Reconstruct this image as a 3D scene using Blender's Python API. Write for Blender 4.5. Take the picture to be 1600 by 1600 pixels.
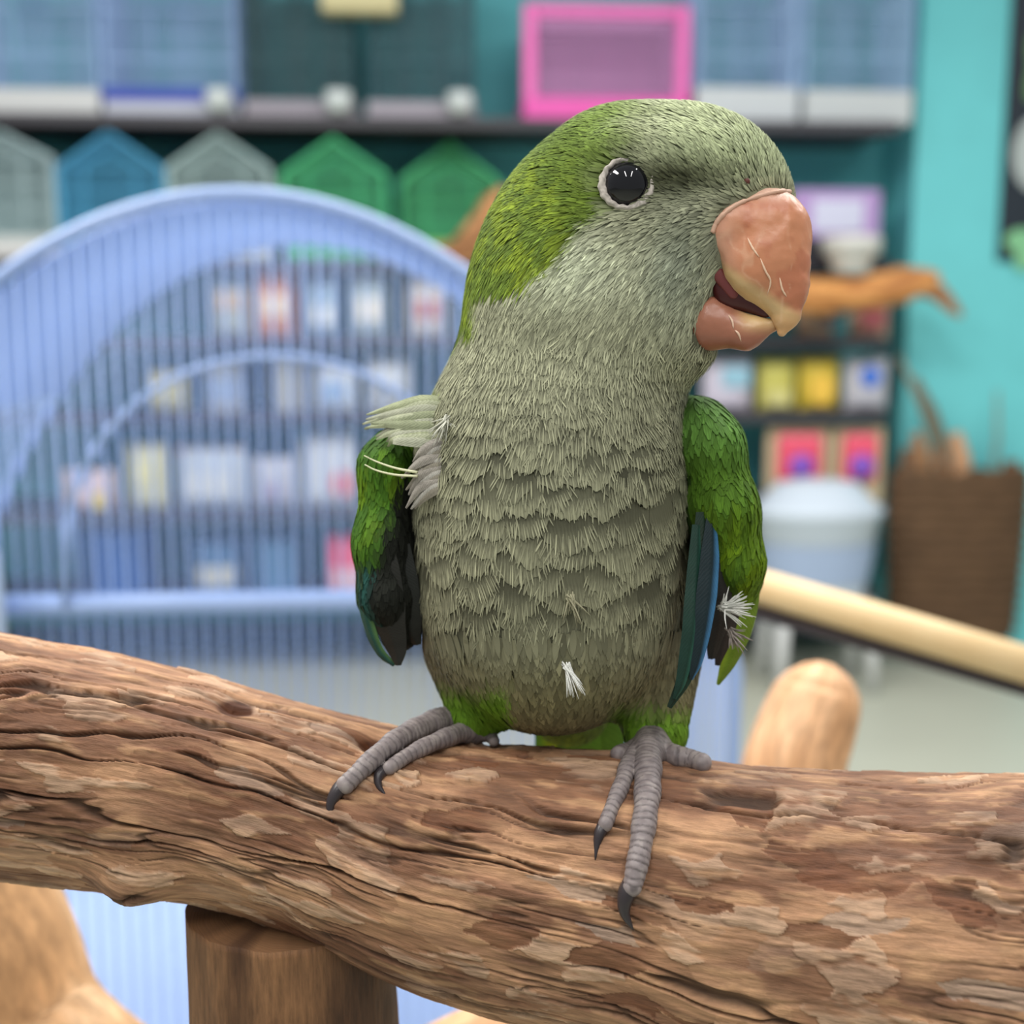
import bpy, bmesh, math, random
import numpy as np
from mathutils import Vector, Matrix

random.seed(7)
RNG = np.random.default_rng(11)
for o in list(bpy.data.objects):
    bpy.data.objects.remove(o, do_unlink=True)
SC = bpy.context.scene
COL = SC.collection

# ------------------------------------------------------------------ camera
F = 1931.0                    # focal length in pixels of the 1600 px frame
D0 = 0.28                     # distance to the bird, metres
PXM = D0 / F                  # one frame pixel at the bird, metres
CAMZ = 1.15
PITCH = math.radians(9.0)
cam_d = bpy.data.cameras.new('camera')
cam = bpy.data.objects.new('camera', cam_d)
COL.objects.link(cam)
cam.location = (0, 0, CAMZ)
cam.rotation_euler = (math.pi / 2 - PITCH, 0, 0)
cam_d.sensor_width = 36.0
cam_d.lens = F / 1600 * 36.0
cam_d.clip_start = 0.01
cam_d.dof.use_dof = True
cam_d.dof.focus_distance = D0 - 0.020
cam_d.dof.aperture_fstop = cam_d.lens / 4.5
SC.camera = cam

# ------------------------------------------------------------------ light
world = bpy.data.worlds.new('shop_ambient')
SC.world = world
world.use_nodes = True
bg = world.node_tree.nodes['Background']
bg.inputs[0].default_value = (0.93, 0.97, 1.0, 1)
bg.inputs[1].default_value = 0.42

def area(name, loc, sx, sy, power, rot=(0, 0, 0), color=(1, 0.98, 0.95)):
    l = bpy.data.lights.new(name, 'AREA')
    l.shape = 'RECTANGLE'
    l.size, l.size_y, l.energy, l.color = sx, sy, power, color
    o = bpy.data.objects.new(name, l)
    o.location = loc
    o.rotation_euler = rot
    COL.objects.link(o)
    return o

for i in range(3):            # a three-tube ceiling fixture over the perch
    area('tube_light', (-1.32 + 0.13 * i, 0.45, 2.6), 0.045, 1.2, 13)
area('tube_light', (0.80, 0.75, 2.6), 0.06, 0.9, 14)
for x in (-.35, .5):
    area('tube_light', (x, -.9, 2.7), 0.09, 1.2, 16)  # unseen tubes added behind the camera to soften the light
for x in (-1.4, 0.2, 1.8):    # fixtures down the shop
    area('ceiling_panel', (x, 1.9, 2.75), 1.2, 0.6, 38)

SC.view_settings.view_transform = 'Standard'
SC.view_settings.look = 'None'
SC.view_settings.exposure = 0.0
SC.view_settings.gamma = 1.0
SC.view_settings.use_curve_mapping = False

# ------------------------------------------------------------------ helpers
FWD = np.array([0, math.cos(PITCH), -math.sin(PITCH)])
UP = np.array([0, math.sin(PITCH), math.cos(PITCH)])
RT = np.array([1.0, 0, 0])
CAM = np.array([0, 0, CAMZ])

def B(px, py, d=0.0):
    """a point of the bird's own frame (units of one pixel at the bird, x right, y away, z up)"""
    s = 1 + d / F
    return np.array([(px - 800) * s, d, (800 - py) * s])

def tw(P):
    P = np.atleast_2d(np.asarray(P, float))
    return CAM + PXM * (P[:, :1] * RT + (F + P[:, 1:2]) * FWD + P[:, 2:3] * UP)

def twd(v):
    v = np.asarray(v, float)
    return PXM * (v[0] * RT + v[1] * FWD + v[2] * UP)

def lin1(c):
    c = c / 255.0
    return c / 12.92 if c <= 0.04045 else ((c + 0.055) / 1.055) ** 2.4

def L(r, g, b):
    return np.array([lin1(r), lin1(g), lin1(b)])

def obj(name, me, parent=None, mat=None, loc=None):
    o = bpy.data.objects.new(name, me)
    COL.objects.link(o)
    if mat is not None and len(me.materials) == 0:
        me.materials.append(mat)
    if parent is not None:
        o.parent = parent
    if loc is not None:
        o.location = loc
    return o

def tag(o, label=None, cat=None, group=None, kind=None):
    if label: o['label'] = label
    if cat: o['category'] = cat
    if group: o['group'] = group
    if kind: o['kind'] = kind
    return o

def empty(name, loc, rz=0.0):
    o = bpy.data.objects.new(name, None)
    o.empty_display_size = 0.02
    o.location = loc
    o.rotation_euler = (0, 0, rz)
    COL.objects.link(o)
    return o

def mesh(name, V, faces, smooth=True, col=None, attrs=None, uv=None):
    me = bpy.data.meshes.new(name)
    V = np.asarray(V, np.float32)
    if isinstance(faces, np.ndarray):
        k = faces.shape[1]
        me.vertices.add(len(V))
        me.vertices.foreach_set('co', V.ravel())
        me.loops.add(faces.size)
        me.loops.foreach_set('vertex_index', faces.astype(np.int32).ravel())
        me.polygons.add(len(faces))
        me.polygons.foreach_set('loop_start', np.arange(0, faces.size, k, dtype=np.int32))
        me.update(calc_edges=True)
    else:
        me.from_pydata([tuple(map(float, v)) for v in V], [], faces)
    me.validate()
    if smooth:
        me.polygons.foreach_set('use_smooth', np.ones(len(me.polygons), bool))
    if col is not None:
        a = me.attributes.new('Col', 'FLOAT_COLOR', 'POINT')
        c4 = np.ones((len(V), 4), np.float32)
        c4[:, :3] = col
        a.data.foreach_set('color', c4.ravel())
    for k_, v_ in (attrs or {}).items():
        a = me.attributes.new(k_, 'FLOAT', 'POINT')
        a.data.foreach_set('value', np.asarray(v_, np.float32))
    if uv is not None:
        l = me.uv_layers.new(name='UVMap')
        idx = np.empty(len(me.loops), np.int32)
        me.loops.foreach_get('vertex_index', idx)
        l.data.foreach_set('uv', np.asarray(uv, np.float32)[idx].ravel())
    me.update()
    return me

class MB:
    """collects boxes, bars and tubes into one mesh"""
    def __init__(s):
        s.v, s.f = [], []
    def box(s, x0, x1, y0, y1, z0, z1):
        b = len(s.v)
        s.v += [(x, y, z) for z in (z0, z1) for y in (y0, y1) for x in (x0, x1)]
        s.f += [tuple(b + i for i in q) for q in
                ((0, 2, 3, 1), (4, 5, 7, 6), (0, 1, 5, 4), (2, 6, 7, 3), (0, 4, 6, 2), (1, 3, 7, 5))]
        return s
    def tube(s, pts, r, n=8, cap=True):
        pts = [np.asarray(p, float) for p in pts]
        rs = r if hasattr(r, '__len__') else [r] * len(pts)
        b0 = len(s.v)
        prev = None
        for i, p in enumerate(pts):
            t = pts[min(i + 1, len(pts) - 1)] - pts[max(i - 1, 0)]
            t = t / (np.linalg.norm(t) + 1e-12)
            if prev is None:
                a = np.array([0, 0, 1.0]) if abs(t[2]) < .9 else np.array([1.0, 0, 0])
            else:
                a = prev
            u = a - t * a.dot(t)
            u /= np.linalg.norm(u)
            w = np.cross(t, u)
            prev = u
            for k in range(n):
                an = 2 * math.pi * (k + .5) / n
                s.v.append(tuple(p + rs[i] * (math.cos(an) * u + math.sin(an) * w)))
        for i in range(len(pts) - 1):
            for k in range(n):
                a, c = b0 + i * n + k, b0 + i * n + (k + 1) % n
                s.f.append((a, c, c + n, a + n))
        if cap:
            s.f.append(tuple(b0 + k for k in reversed(range(n))))
            s.f.append(tuple(b0 + (len(pts) - 1) * n + k for k in range(n)))
        return s
    def lathe(s, prof, n=24, c=(0, 0)):
        b0 = len(s.v)
        for (r, z) in prof:
            for k in range(n):
                an = 2 * math.pi * k / n
                s.v.append((c[0] + r * math.cos(an), c[1] + r * math.sin(an), z))
        for i in range(len(prof) - 1):
            for k in range(n):
                a, d = b0 + i * n + k, b0 + i * n + (k + 1) % n
                s.f.append((a, d, d + n, a + n))
        return s
    def prism(s, poly, y0, y1):
        """polygon in x,z extruded along y"""
        n = len(poly)
        b = len(s.v)
        s.v += [(x, y0, z) for x, z in poly] + [(x, y1, z) for x, z in poly]
        s.f.append(tuple(b + i for i in range(n)))
        s.f.append(tuple(b + n + i for i in reversed(range(n))))
        for i in range(n):
            j = (i + 1) % n
            s.f.append((b + j, b + i, b + n + i, b + n + j))
        return s
    def build(s, name, mat, parent=None, loc=None, smooth=False, bevel=0.0, rot=None, auto=False):
        me = mesh(name, s.v, s.f, smooth=smooth)
        o = obj(name, me, parent, mat, loc)
        if rot is not None:
            o.rotation_euler = rot
        if bevel:
            m = o.modifiers.new('bevel', 'BEVEL')
            m.width = bevel
            m.segments = 2
            m.limit_method = 'ANGLE'
        return o

# --- noise
def _h(ix, iy, iz, seed):
    n = (ix * 374761393 + iy * 668265263 + iz * 2147483647 + seed * 974634777) & 0xFFFFFFFF
    n = ((n ^ (n >> 13)) * 1274126177) & 0xFFFFFFFF
    n = ((n ^ (n >> 16)) * 2246822519) & 0xFFFFFFFF
    return ((n ^ (n >> 15)) & 0xFFFFFF) / float(0xFFFFFF)

def vnoise(P, seed=0):
    P = np.asarray(P, float)
    i = np.floor(P).astype(np.int64)
    f = P - i
    f = f * f * f * (f * (f * 6 - 15) + 10)
    r = 0
    for dx in (0, 1):
        for dy in (0, 1):
            for dz in (0, 1):
                w = (f[:, 0] if dx else 1 - f[:, 0]) * (f[:, 1] if dy else 1 - f[:, 1]) * (f[:, 2] if dz else 1 - f[:, 2])
                r = r + w * _h(i[:, 0] + dx, i[:, 1] + dy, i[:, 2] + dz, seed)
    return r

def fbm(P, seed=0, octv=4, gain=.5):
    a, s, t = 1.0, 0, 0
    for k in range(octv):
        s = s + a * vnoise(np.asarray(P) * 2 ** k, seed + 17 * k)
        t += a
        a *= gain
    return s / t

def sstep(a, b, x):
    t = np.clip((x - a) / (b - a), 0, 1)
    return t * t * (3 - 2 * t)

# --- signed distance shapes, meshed by surface nets
def cone(P, a, b, ra, rb, k=1.0):
    q = np.array([1, 1 / k, 1])
    a, b = np.asarray(a) * q, np.asarray(b) * q
    P = P * q
    ba = b - a
    h = np.clip(((P - a) @ ba) / max(ba @ ba, 1e-9), 0, 1)
    return np.linalg.norm(P - a - h[:, None] * ba, axis=1) - (ra + (rb - ra) * h)

def ell(P, c, r):
    c, r = np.asarray(c), np.asarray(r, float)
    q = np.linalg.norm((P - c) / r, axis=1)
    return (q - 1) * r.min()

def smin(a, b, k):
    h = np.clip(.5 + .5 * (b - a) / k, 0, 1)
    return b + (a - b) * h - k * h * (1 - h)

def evalc(f, P, n=400000):
    return np.concatenate([f(P[i:i + n]) for i in range(0, len(P), n)])

def grad(f, P, e=1.0):
    g = np.empty_like(P)
    for k in range(3):
        d = np.zeros(3)
        d[k] = e
        g[:, k] = (evalc(f, P + d) - evalc(f, P - d)) / (2 * e)
    return g

def surfnet(f, lo, hi, h, newton=2):
    lo, hi = np.asarray(lo, float), np.asarray(hi, float)
    n = np.ceil((hi - lo) / h).astype(int) + 1
    ax = [lo[k] + h * np.arange(n[k]) for k in range(3)]
    G = np.stack(np.meshgrid(*ax, indexing='ij'), -1).reshape(-1, 3)
    val = evalc(f, G).reshape(n)
    ins = val < 0
    m = n - 1
    cnt = np.zeros(m, int)
    for c in np.ndindex(2, 2, 2):
        cnt += ins[c[0]:c[0] + m[0], c[1]:c[1] + m[1], c[2]:c[2] + m[2]]
    cells = np.argwhere((cnt > 0) & (cnt < 8))
    idx = -np.ones(m, int)
    idx[tuple(cells.T)] = np.arange(len(cells))
    acc = np.zeros((len(cells), 3))
    num = np.zeros(len(cells))
    for c in np.ndindex(2, 2, 2):
        for k in range(3):
            if c[k]:
                continue
            d = list(c)
            d[k] = 1
            c0, c1 = cells + np.array(c), cells + np.array(d)
            v0, v1 = val[tuple(c0.T)], val[tuple(c1.T)]
            x = (v0 < 0) != (v1 < 0)
            t = np.where(x, v0 / np.where(x, v0 - v1, 1), 0)
            acc += np.where(x[:, None], c0 + (c1 - c0) * t[:, None], 0)
            num += x
    V = lo + h * acc / num[:, None]
    quads = []
    for k in range(3):
        a, b = [(1, 2), (2, 0), (0, 1)][k]
        sl0 = [slice(None)] * 3
        sl1 = [slice(None)] * 3
        sl0[k], sl1[k] = slice(0, n[k] - 1), slice(1, n[k])
        e = np.argwhere(ins[tuple(sl0)] != ins[tuple(sl1)])
        e = e[(e[:, a] > 0) & (e[:, b] > 0) & (e[:, a] < m[a]) & (e[:, b] < m[b])]
        s0 = ins[tuple(e.T)]
        da, db = np.zeros(3, int), np.zeros(3, int)
        da[a], db[b] = 1, 1
        q = np.stack([idx[tuple((e - o_).T)] for o_ in (da + db, db, 0 * da, da)], 1)
        q[~s0] = q[~s0][:, ::-1]
        quads.append(q)
    Q = np.concatenate(quads)
    Q = Q[(Q >= 0).all(1)]
    for _ in range(newton):
        g = grad(f, V, 1.0)
        fv = evalc(f, V)
        st = fv[:, None] * g / np.maximum((g * g).sum(1), .05)[:, None]
        ln = np.linalg.norm(st, axis=1)
        V -= st * np.minimum(1, h / np.maximum(ln, 1e-9))[:, None]
    return V, Q

def hit(f, px, py, d0=-500, d1=700, off=0.0, n=1200):
    ds = np.linspace(d0, d1, n)
    P = np.array([B(px, py, d) for d in ds])
    v = f(P) - off
    k = np.argmax(v < 0)
    if not (v < 0).any():
        k = np.argmin(v)
    return P[k]

def catmull(K, n):
    K = np.asarray(K, float)
    K2 = np.vstack([2 * K[0] - K[1], K, 2 * K[-1] - K[-2]])
    t = np.linspace(0, len(K) - 1 - 1e-9, n)
    i = t.astype(int)
    u = (t - i)[:, None]
    p0, p1, p2, p3 = K2[i], K2[i + 1], K2[i + 2], K2[i + 3]
    return .5 * (2 * p1 + (p2 - p0) * u + (2 * p0 - 5 * p1 + 4 * p2 - p3) * u ** 2 + (3 * p1 - p0 - 3 * p2 + p3) * u ** 3)

# ------------------------------------------------------------------ materials
def newmat(name):
    m = bpy.data.materials.new(name)
    m.use_nodes = True
    nt = m.node_tree
    return m, nt, nt.nodes['Principled BSDF']

def plain(name, rgb, rough=.6, var=.06, scale=30, metal=0.0, spec=.4, trans=0.0, alpha=1.0):
    m, nt, p = newmat(name)
    c = L(*rgb)
    n = nt.nodes.new('ShaderNodeTexNoise')
    n.inputs['Scale'].default_value = scale
    n.inputs['Detail'].default_value = 4
    tc = nt.nodes.new('ShaderNodeTexCoord')
    nt.links.new(tc.outputs['Object'], n.inputs['Vector'])
    mx = nt.nodes.new('ShaderNodeMix')
    mx.data_type = 'RGBA'
    mx.inputs['A'].default_value = (*(c * (1 - var)), 1)
    mx.inputs['B'].default_value = (*np.minimum(c * (1 + var), 1), 1)
    nt.links.new(n.outputs['Fac'], mx.inputs['Factor'])
    nt.links.new(mx.outputs['Result'], p.inputs['Base Color'])
    p.inputs['Roughness'].default_value = rough
    p.inputs['Metallic'].default_value = metal
    p.inputs['Specular IOR Level'].default_value = spec
    p.inputs['Transmission Weight'].default_value = trans
    p.inputs['Alpha'].default_value = alpha
    return m

MATS = {}
def pm(rgb, rough=.6, **k):
    key = (tuple(rgb), rough, tuple(sorted(k.items())))
    if key not in MATS:
        MATS[key] = plain('paint_%d_%d_%d' % tuple(rgb), rgb, rough, **k)
    return MATS[key]

def mth(nt, op, a, b=None, c=None):
    n = nt.nodes.new('ShaderNodeMath')
    n.operation = op
    for i, x in enumerate((a, b, c)):
        if x is None: continue
        if isinstance(x, (int, float)): n.inputs[i].default_value = x
        else: nt.links.new(x, n.inputs[i])
    return n.outputs[0]

def attr(nt, name):
    n = nt.nodes.new('ShaderNodeAttribute')
    n.attribute_name = name
    return n

def feather_mat(name, rough=.75, barb=True, spec=.15, sheen=.0):
    m, nt, p = newmat(name)
    a = attr(nt, 'Col')
    out = a.outputs['Color']
    if barb:
        uv = nt.nodes.new('ShaderNodeUVMap')
        sp = nt.nodes.new('ShaderNodeSeparateXYZ')
        nt.links.new(uv.outputs[0], sp.inputs[0])
        wig = nt.nodes.new('ShaderNodeTexNoise')
        wig.inputs['Scale'].default_value = 1.3
        nt.links.new(uv.outputs[0], wig.inputs['Vector'])
        ph = mth(nt, 'ADD', mth(nt, 'MULTIPLY', sp.outputs[0], 2 * math.pi), mth(nt, 'MULTIPLY', wig.outputs['Fac'], 9.0))
        s = mth(nt, 'MULTIPLY_ADD', mth(nt, 'SINE', ph), .5, .5)
        b = attr(nt, 'barb')
        amp = b.outputs['Fac']
        k = mth(nt, 'ADD', 1.0, mth(nt, 'MULTIPLY', amp, mth(nt, 'MULTIPLY_ADD', s, 1.5, -.85)))
        k = mth(nt, 'MAXIMUM', k, .12)
        mx = nt.nodes.new('ShaderNodeVectorMath')
        mx.operation = 'SCALE'
        nt.links.new(out, mx.inputs[0])
        nt.links.new(k, mx.inputs['Scale'])
        out = mx.outputs[0]
        bp = nt.nodes.new('ShaderNodeBump')
        bp.inputs['Strength'].default_value = .5
        bp.inputs['Distance'].default_value = .0004
        nt.links.new(mth(nt, 'MULTIPLY', s, amp), bp.inputs['Height'])
        nt.links.new(bp.outputs[0], p.inputs['Normal'])
    nt.links.new(out, p.inputs['Base Color'])
    p.inputs['Roughness'].default_value = rough
    p.inputs['Specular IOR Level'].default_value = spec
    p.inputs['Sheen Weight'].default_value = sheen
    return m

FEATHER = feather_mat('contour_feather')
FUZZ = feather_mat('fine_plumage', barb=False)
SKIN = feather_mat('body_under_plumage', barb=False, rough=.9)
FLIGHT = feather_mat('flight_feather', rough=.55, spec=.25)
# ------------------------------------------------------------------ the shop behind
YAW = math.radians(4.0)
ORG = np.array([0.0, 4.3, 0.0])
EX = np.array([math.cos(YAW), math.sin(YAW), 0])
EY = np.array([-math.sin(YAW), math.cos(YAW), 0])

def ray(px, py):
    d = (px - 800) / F * RT + FWD + (800 - py) / F * UP
    return d / np.linalg.norm(d)

def wl(px, py, yl):
    """where the line of sight meets the plane at depth yl of the wall frame: (x, z)"""
    d = ray(px, py)
    k = ((ORG + yl * EY - CAM) @ EY) / (d @ EY)
    p = CAM + k * d - ORG
    return p @ EX, p[2]

def wworld(x, y, z):
    p = ORG + x * EX + y * EY
    return (p[0], p[1], z)

def wroot(name, x, y, z):
    return empty(name, wworld(x, y, z), YAW)

def wplace(o, x, y, z):
    o.location = wworld(x, y, z)
    o.rotation_euler = (0, 0, YAW)
    return o

def surf_mat(name, rgb, rough, bump=.1, scale=8, var=.08):
    m = plain(name, rgb, rough, var=var, scale=scale)
    nt = m.node_tree
    p = nt.nodes['Principled BSDF']
    n = nt.nodes.new('ShaderNodeTexNoise')
    n.inputs['Scale'].default_value = 120
    bp = nt.nodes.new('ShaderNodeBump')
    bp.inputs['Strength'].default_value = bump
    bp.inputs['Distance'].default_value = .002
    nt.links.new(n.outputs['Fac'], bp.inputs['Height'])
    nt.links.new(bp.outputs[0], p.inputs['Normal'])
    return m

TEAL = surf_mat('teal_wall_paint', (98, 186, 192), .7)
FLOORM = surf_mat('floor_vinyl', (184, 186, 170), .45, scale=3)
m = MB().box(-8, 6, -3, 7, -.05, 0)
tag(m.build('floor', FLOORM), kind='structure')
m = MB().box(-7.2, 4.2, 0, .1, 0, 3.0)
tag(wplace(m.build('wall_back', TEAL), 0, 0, 0), kind='structure')
px0 = wl(1418, 500, -.30)[0]
m = MB().box(0, 1.8, -.30, 0, 0, 3.0)
tag(wplace(m.build('wall_right', surf_mat('turquoise_wall_paint', (112, 206, 210), .7)), px0, 0, 0), kind='structure')
m = MB().box(-7.0, px0, -.02, -.001, 0, .09)
tag(wplace(m.build('baseboard_back', pm((40, 74, 78), .5)), 0, 0, 0), kind='structure')

# --- wall shelving
FR_Y = -.42
DARK = pm((52, 50, 56), .5)
XL, XR = wl(-170, 180, FR_Y)[0], wl(1396, 400, FR_Y)[0]
ROWS = [179, 404, 528, 648, 800, 938]
ZB = [wl(370, r, FR_Y)[1] for r in ROWS]
for z, lb in zip(ZB, ('dark wall shelf carrying the box-shaped cages', 'dark wall shelf carrying the house-shaped cages', 'dark wall shelf just under the house-shaped cages, holding packets',
                      'dark wall shelf carrying white tubs and yellow packets', 'dark wall shelf carrying the pink toy cards', 'lowest dark wall shelf, carrying the plastic tubs')):
    t = tag(wroot('wall_shelf', (XL + XR) / 2, -.21, z - .028), lb, 'shelf')
    w = (XR - XL) / 2
    MB().box(-w, w, -.20, .209, 0, .028).build('board', DARK, t, bevel=.003)
    MB().box(-w, w, -.212, -.2005, -.006, .027).build('price_rail', pm((66, 64, 70), .4), t, bevel=.002)

def span(p0, p1, row, yl=FR_Y + .04):
    return wl(p0, row, yl)[0], wl(p1, row, yl)[0]

def wires(m, x0, x1, y0, y1, z0, z1, sp, r, faces='fblr', hz=3):
    if 'f' in faces or 'b' in faces:
        n = max(2, int((x1 - x0) / sp))
        for i in range(n + 1):
            x = x0 + (x1 - x0) * i / n
            for y, k in ((y0, 'f'), (y1, 'b')):
                if k in faces: m.tube([(x, y, z0), (x, y, z1)], r, 4, cap=False)
    n = max(2, int((y1 - y0) / sp))
    for i in range(1, n):
        y = y0 + (y1 - y0) * i / n
        for x, k in ((x0, 'l'), (x1, 'r')):
            if k in faces: m.tube([(x, y, z0), (x, y, z1)], r, 4, cap=False)
        if 't' in faces: m.tube([(x0, y, z1), (x1, y, z1)], r, 4, cap=False)
    for i in range(hz + 1):
        z = z0 + (z1 - z0) * i / hz
        m.tube([(x0, y0, z), (x1, y0, z), (x1, y1, z), (x0, y1, z), (x0, y0, z)], r * 1.5, 4, cap=False)

def tray_mesh(x0, x1, y0, y1, h, t=.006):
    m = MB()
    m.box(x0, x1, y0, y1, 0, t)
    m.box(x0, x1, y0, y0 + t, t, h).box(x0, x1, y1 - t, y1, t, h)
    m.box(x0, x0 + t, y0 + t, y1 - t, t, h).box(x1 - t, x1, y0 + t, y1 - t, t, h)
    return m

def box_cage(p0, p1, rowtop, label, wire, tray, trayh, zb, row, cup=None, trim=None, depth=.32, sp=.0115, r=.0019, door=True, group=None):
    x0, x1 = span(p0, p1, row)
    z1 = wl((p0 + p1) / 2, rowtop, FR_Y + .04)[1]
    w = (x1 - x0) / 2
    t = tag(wroot('bird_cage', (x0 + x1) / 2, FR_Y + .04 + depth / 2, zb), label, 'cage', group)
    h = z1 - zb
    y0, y1 = -depth / 2, depth / 2
    tray_mesh(-w, w, y0, y1, trayh).build('tray', pm(tray, .45), t, bevel=.004)
    if trim:
        MB().box(-w - .003, w + .003, y0 - .006, y0 + .004, trayh * .85, trayh * 1.6).build('tray_rim', pm(trim, .4), t, bevel=.003)
    m = MB()
    wires(m, -w + .008, w - .008, y0 + .01, y1 - .01, trayh * .6, h, sp, r, 'fblrt')
    o = m.build('wire_mesh', pm(wire, .4), t)
    o['kind'] = 'stuff'
    f = MB()
    for sx in (-1, 1):
        for yy in (y0 + .01, y1 - .01):
            f.tube([(sx * (w - .008), yy, trayh * .5), (sx * (w - .008), yy, h)], .0042, 6)
    f.tube([(-w + .008, y0 + .01, h), (w - .008, y0 + .01, h), (w - .008, y1 - .01, h), (-w + .008, y1 - .01, h), (-w + .008, y0 + .01, h)], .0042, 6)
    f.build('frame', pm(wire, .4), t)
    if door:
        d = MB()
        d.tube([(-.05, y0 + .004, h * .35), (.05, y0 + .004, h * .35), (.05, y0 + .004, h * .7), (-.05, y0 + .004, h * .7), (-.05, y0 + .004, h * .35)], .003, 6)
        d.build('door', pm(wire, .4), t)
    if cup:
        c = MB()
        cr = .040
        c.lathe([(0, 0), (cr * .8, 0), (cr, cr * .9), (cr, cr * 1.5), (cr * .92, cr * 1.5), (cr * .8, cr * .3), (0, cr * .2)], 20)
        c.build('feed_cup', pm((206, 214, 214), .35), t, loc=(w - .05, y0 - .036, .01), smooth=True)
    return t

BLUEW = (160, 192, 232)
box_cage(-40, 156, -60, 'pale blue wire cage with a plain white tray, beside the navy-rimmed cage', BLUEW, (206, 208, 208), .075, ZB[0], 175)
box_cage(163, 372, -60, 'blue wire cage with a navy-rimmed white tray on the top shelf', (156, 186, 230), (196, 200, 214), .05, ZB[0], 175, trim=(40, 66, 170), cup=True)
box_cage(382, 556, -60, 'dark teal wire cage on the top shelf beside the navy-rimmed cage', (44, 84, 92), (156, 150, 160), .05, ZB[0], 178, cup=True, sp=.008, r=.0019)
box_cage(574, 744, -60, 'dark teal wire cage on the top shelf nearer the pink cage', (50, 94, 104), (164, 158, 168), .05, ZB[0], 182, cup=True, sp=.008, r=.0019)
box_cage(1088, 1246, -60, 'light blue wire cage with white tray right beside the pink cage', (158, 190, 228), (200, 206, 210), .105, ZB[0], 196)
box_cage(1256, 1424, -60, 'light blue wire cage with white tray at the turquoise wall end', (154, 190, 224), (196, 202, 204), .10, ZB[0], 202)

# pink box cage
x0, x1 = span(818, 1076, 190)
zt = wl(945, 6, FR_Y + .04)[1]
t = tag(wroot('bird_cage', (x0 + x1) / 2, FR_Y + .04 + .15, ZB[0]), 'bright pink box cage with lilac mesh front on the top shelf', 'cage')
w, h = (x1 - x0) / 2, zt - ZB[0]
PINK = pm((240, 112, 190), .4)
m = MB()
for a in ((-w, -w + .04), (w - .04, w)):
    m.box(a[0], a[1], -.15, -.12, 0, h)
m.box(-w + .04, w - .04, -.15, -.12, h - .036, h)
m.build('frame', PINK, t, bevel=.006)
m = MB().box(-w, w, -.155, .15, 0, .068)
m.build('tray', pm((238, 92, 182), .4), t, bevel=.008)
m = MB()
wires(m, -w + .03, w - .03, -.135, .14, .06, h - .01, .0085, .0014, 'fblrt', hz=14)
tag(m.build('wire_mesh', pm((206, 150, 200), .5), t), kind='stuff')
MB().box(-w + .02, w - .02, .142, .148, .07, h - .01).build('back_panel', pm((176, 150, 186), .6), t)

# a tan box lying across the two dark cages
x0, x1 = span(505, 622, 20)
zt = wl(560, 24, FR_Y + .01)[1]
m = MB().box(-(x1 - x0) / 2, (x1 - x0) / 2, -.04, .04, 0, .10)
o = wplace(m.build('price_board', pm((206, 196, 150), .6), bevel=.006), (x0 + x1) / 2, FR_Y - .005, zt)
tag(o, 'cream board fixed in front of the two dark teal cages', 'board')

# gabled plastic-and-wire cages on the second shelf
def house_cage(p0, p1, rowapex, roweave, label, wire, tray, group=None, depth=.26, fill=None, trayh=.07, back=0.):
    x0, x1 = span(p0, p1, 400)
    w = (x1 - x0) / 2
    c = (p0 + p1) / 2
    za, ze = wl(c, rowapex, FR_Y + .04)[1] - ZB[1], wl(c, roweave, FR_Y + .04)[1] - ZB[1]
    t = tag(wroot('house_cage', (x0 + x1) / 2, FR_Y + .04 + back + depth / 2, ZB[1]), label, 'cage', group)
    y0, y1 = -depth / 2, depth / 2
    tray_mesh(-w, w, y0, y1, trayh).build('tray', pm(tray, .45), t, bevel=.004)
    mat = pm(wire, .4)
    m = MB()
    n = int(2 * w / .0095)
    for i in range(n + 1):
        x = -w + 2 * w * i / n
        top = ze + (za - ze) * (1 - abs(x) / w)
        for y in (y0, y1):
            m.tube([(x, y, trayh * .7), (x, y, top)], .0019, 4, cap=False)
    n = int(depth / .011)
    for i in range(1, n):
        y = y0 + depth * i / n
        m.tube([(-w, y, trayh * .7), (-w, y, ze), (0, y, za), (w, y, ze), (w, y, trayh * .7)], .0018, 4, cap=False)
    for k in range(4):
        z = trayh + (ze - trayh) * k / 3
        m.tube([(-w, y0, z), (w, y0, z), (w, y1, z), (-w, y1, z), (-w, y0, z)], .0025, 4, cap=False)
    tag(m.build('wire_mesh', mat, t), kind='stuff')
    for y in (y0, y1):
        MB().tube([(-w, y, trayh * .6), (-w, y, ze), (0, y, za), (w, y, ze), (w, y, trayh * .6)], .0075, 6).build('frame', mat, t)
    for s in (-1, 1):
        r = MB()
        r.v = [(s * w * 1.03, y0 - .008, ze - .006), (0, y0 - .008, za), (0, y1, za), (s * w * 1.03, y1, ze - .006),
               (s * w * 1.03, y0 - .008, ze - .012), (0, y0 - .008, za - .006), (0, y1, za - .006), (s * w * 1.03, y1, ze - .012)]
        r.f = [(0, 1, 2, 3), (7, 6, 5, 4), (0, 4, 5, 1), (2, 6, 7, 3), (0, 3, 7, 4)]
        r.build('roof_panel', mat, t)
    if fill:
        MB().box(-w + .012, w - .012, y1 - .016, y1 - .010, trayh, ze).build('back_panel', pm(fill, .6), t)
    d = MB()
    d.tube([(-w * .5, y0 - .004, trayh + .02), (w * .5, y0 - .004, trayh + .02), (w * .5, y0 - .004, ze), (0, y0 - .004, ze + (za - ze) * .45), (-w * .5, y0 - .004, ze), (-w * .5, y0 - .004, trayh + .02)], .005, 6)
    d.build('door', mat, t)
    return t
house_cage(-92, 88, 198, 245, 'grey-white house-shaped cage with a pitched roof at the blue house cage', (168, 190, 194), (212, 212, 210), fill=(128, 158, 160))
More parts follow.
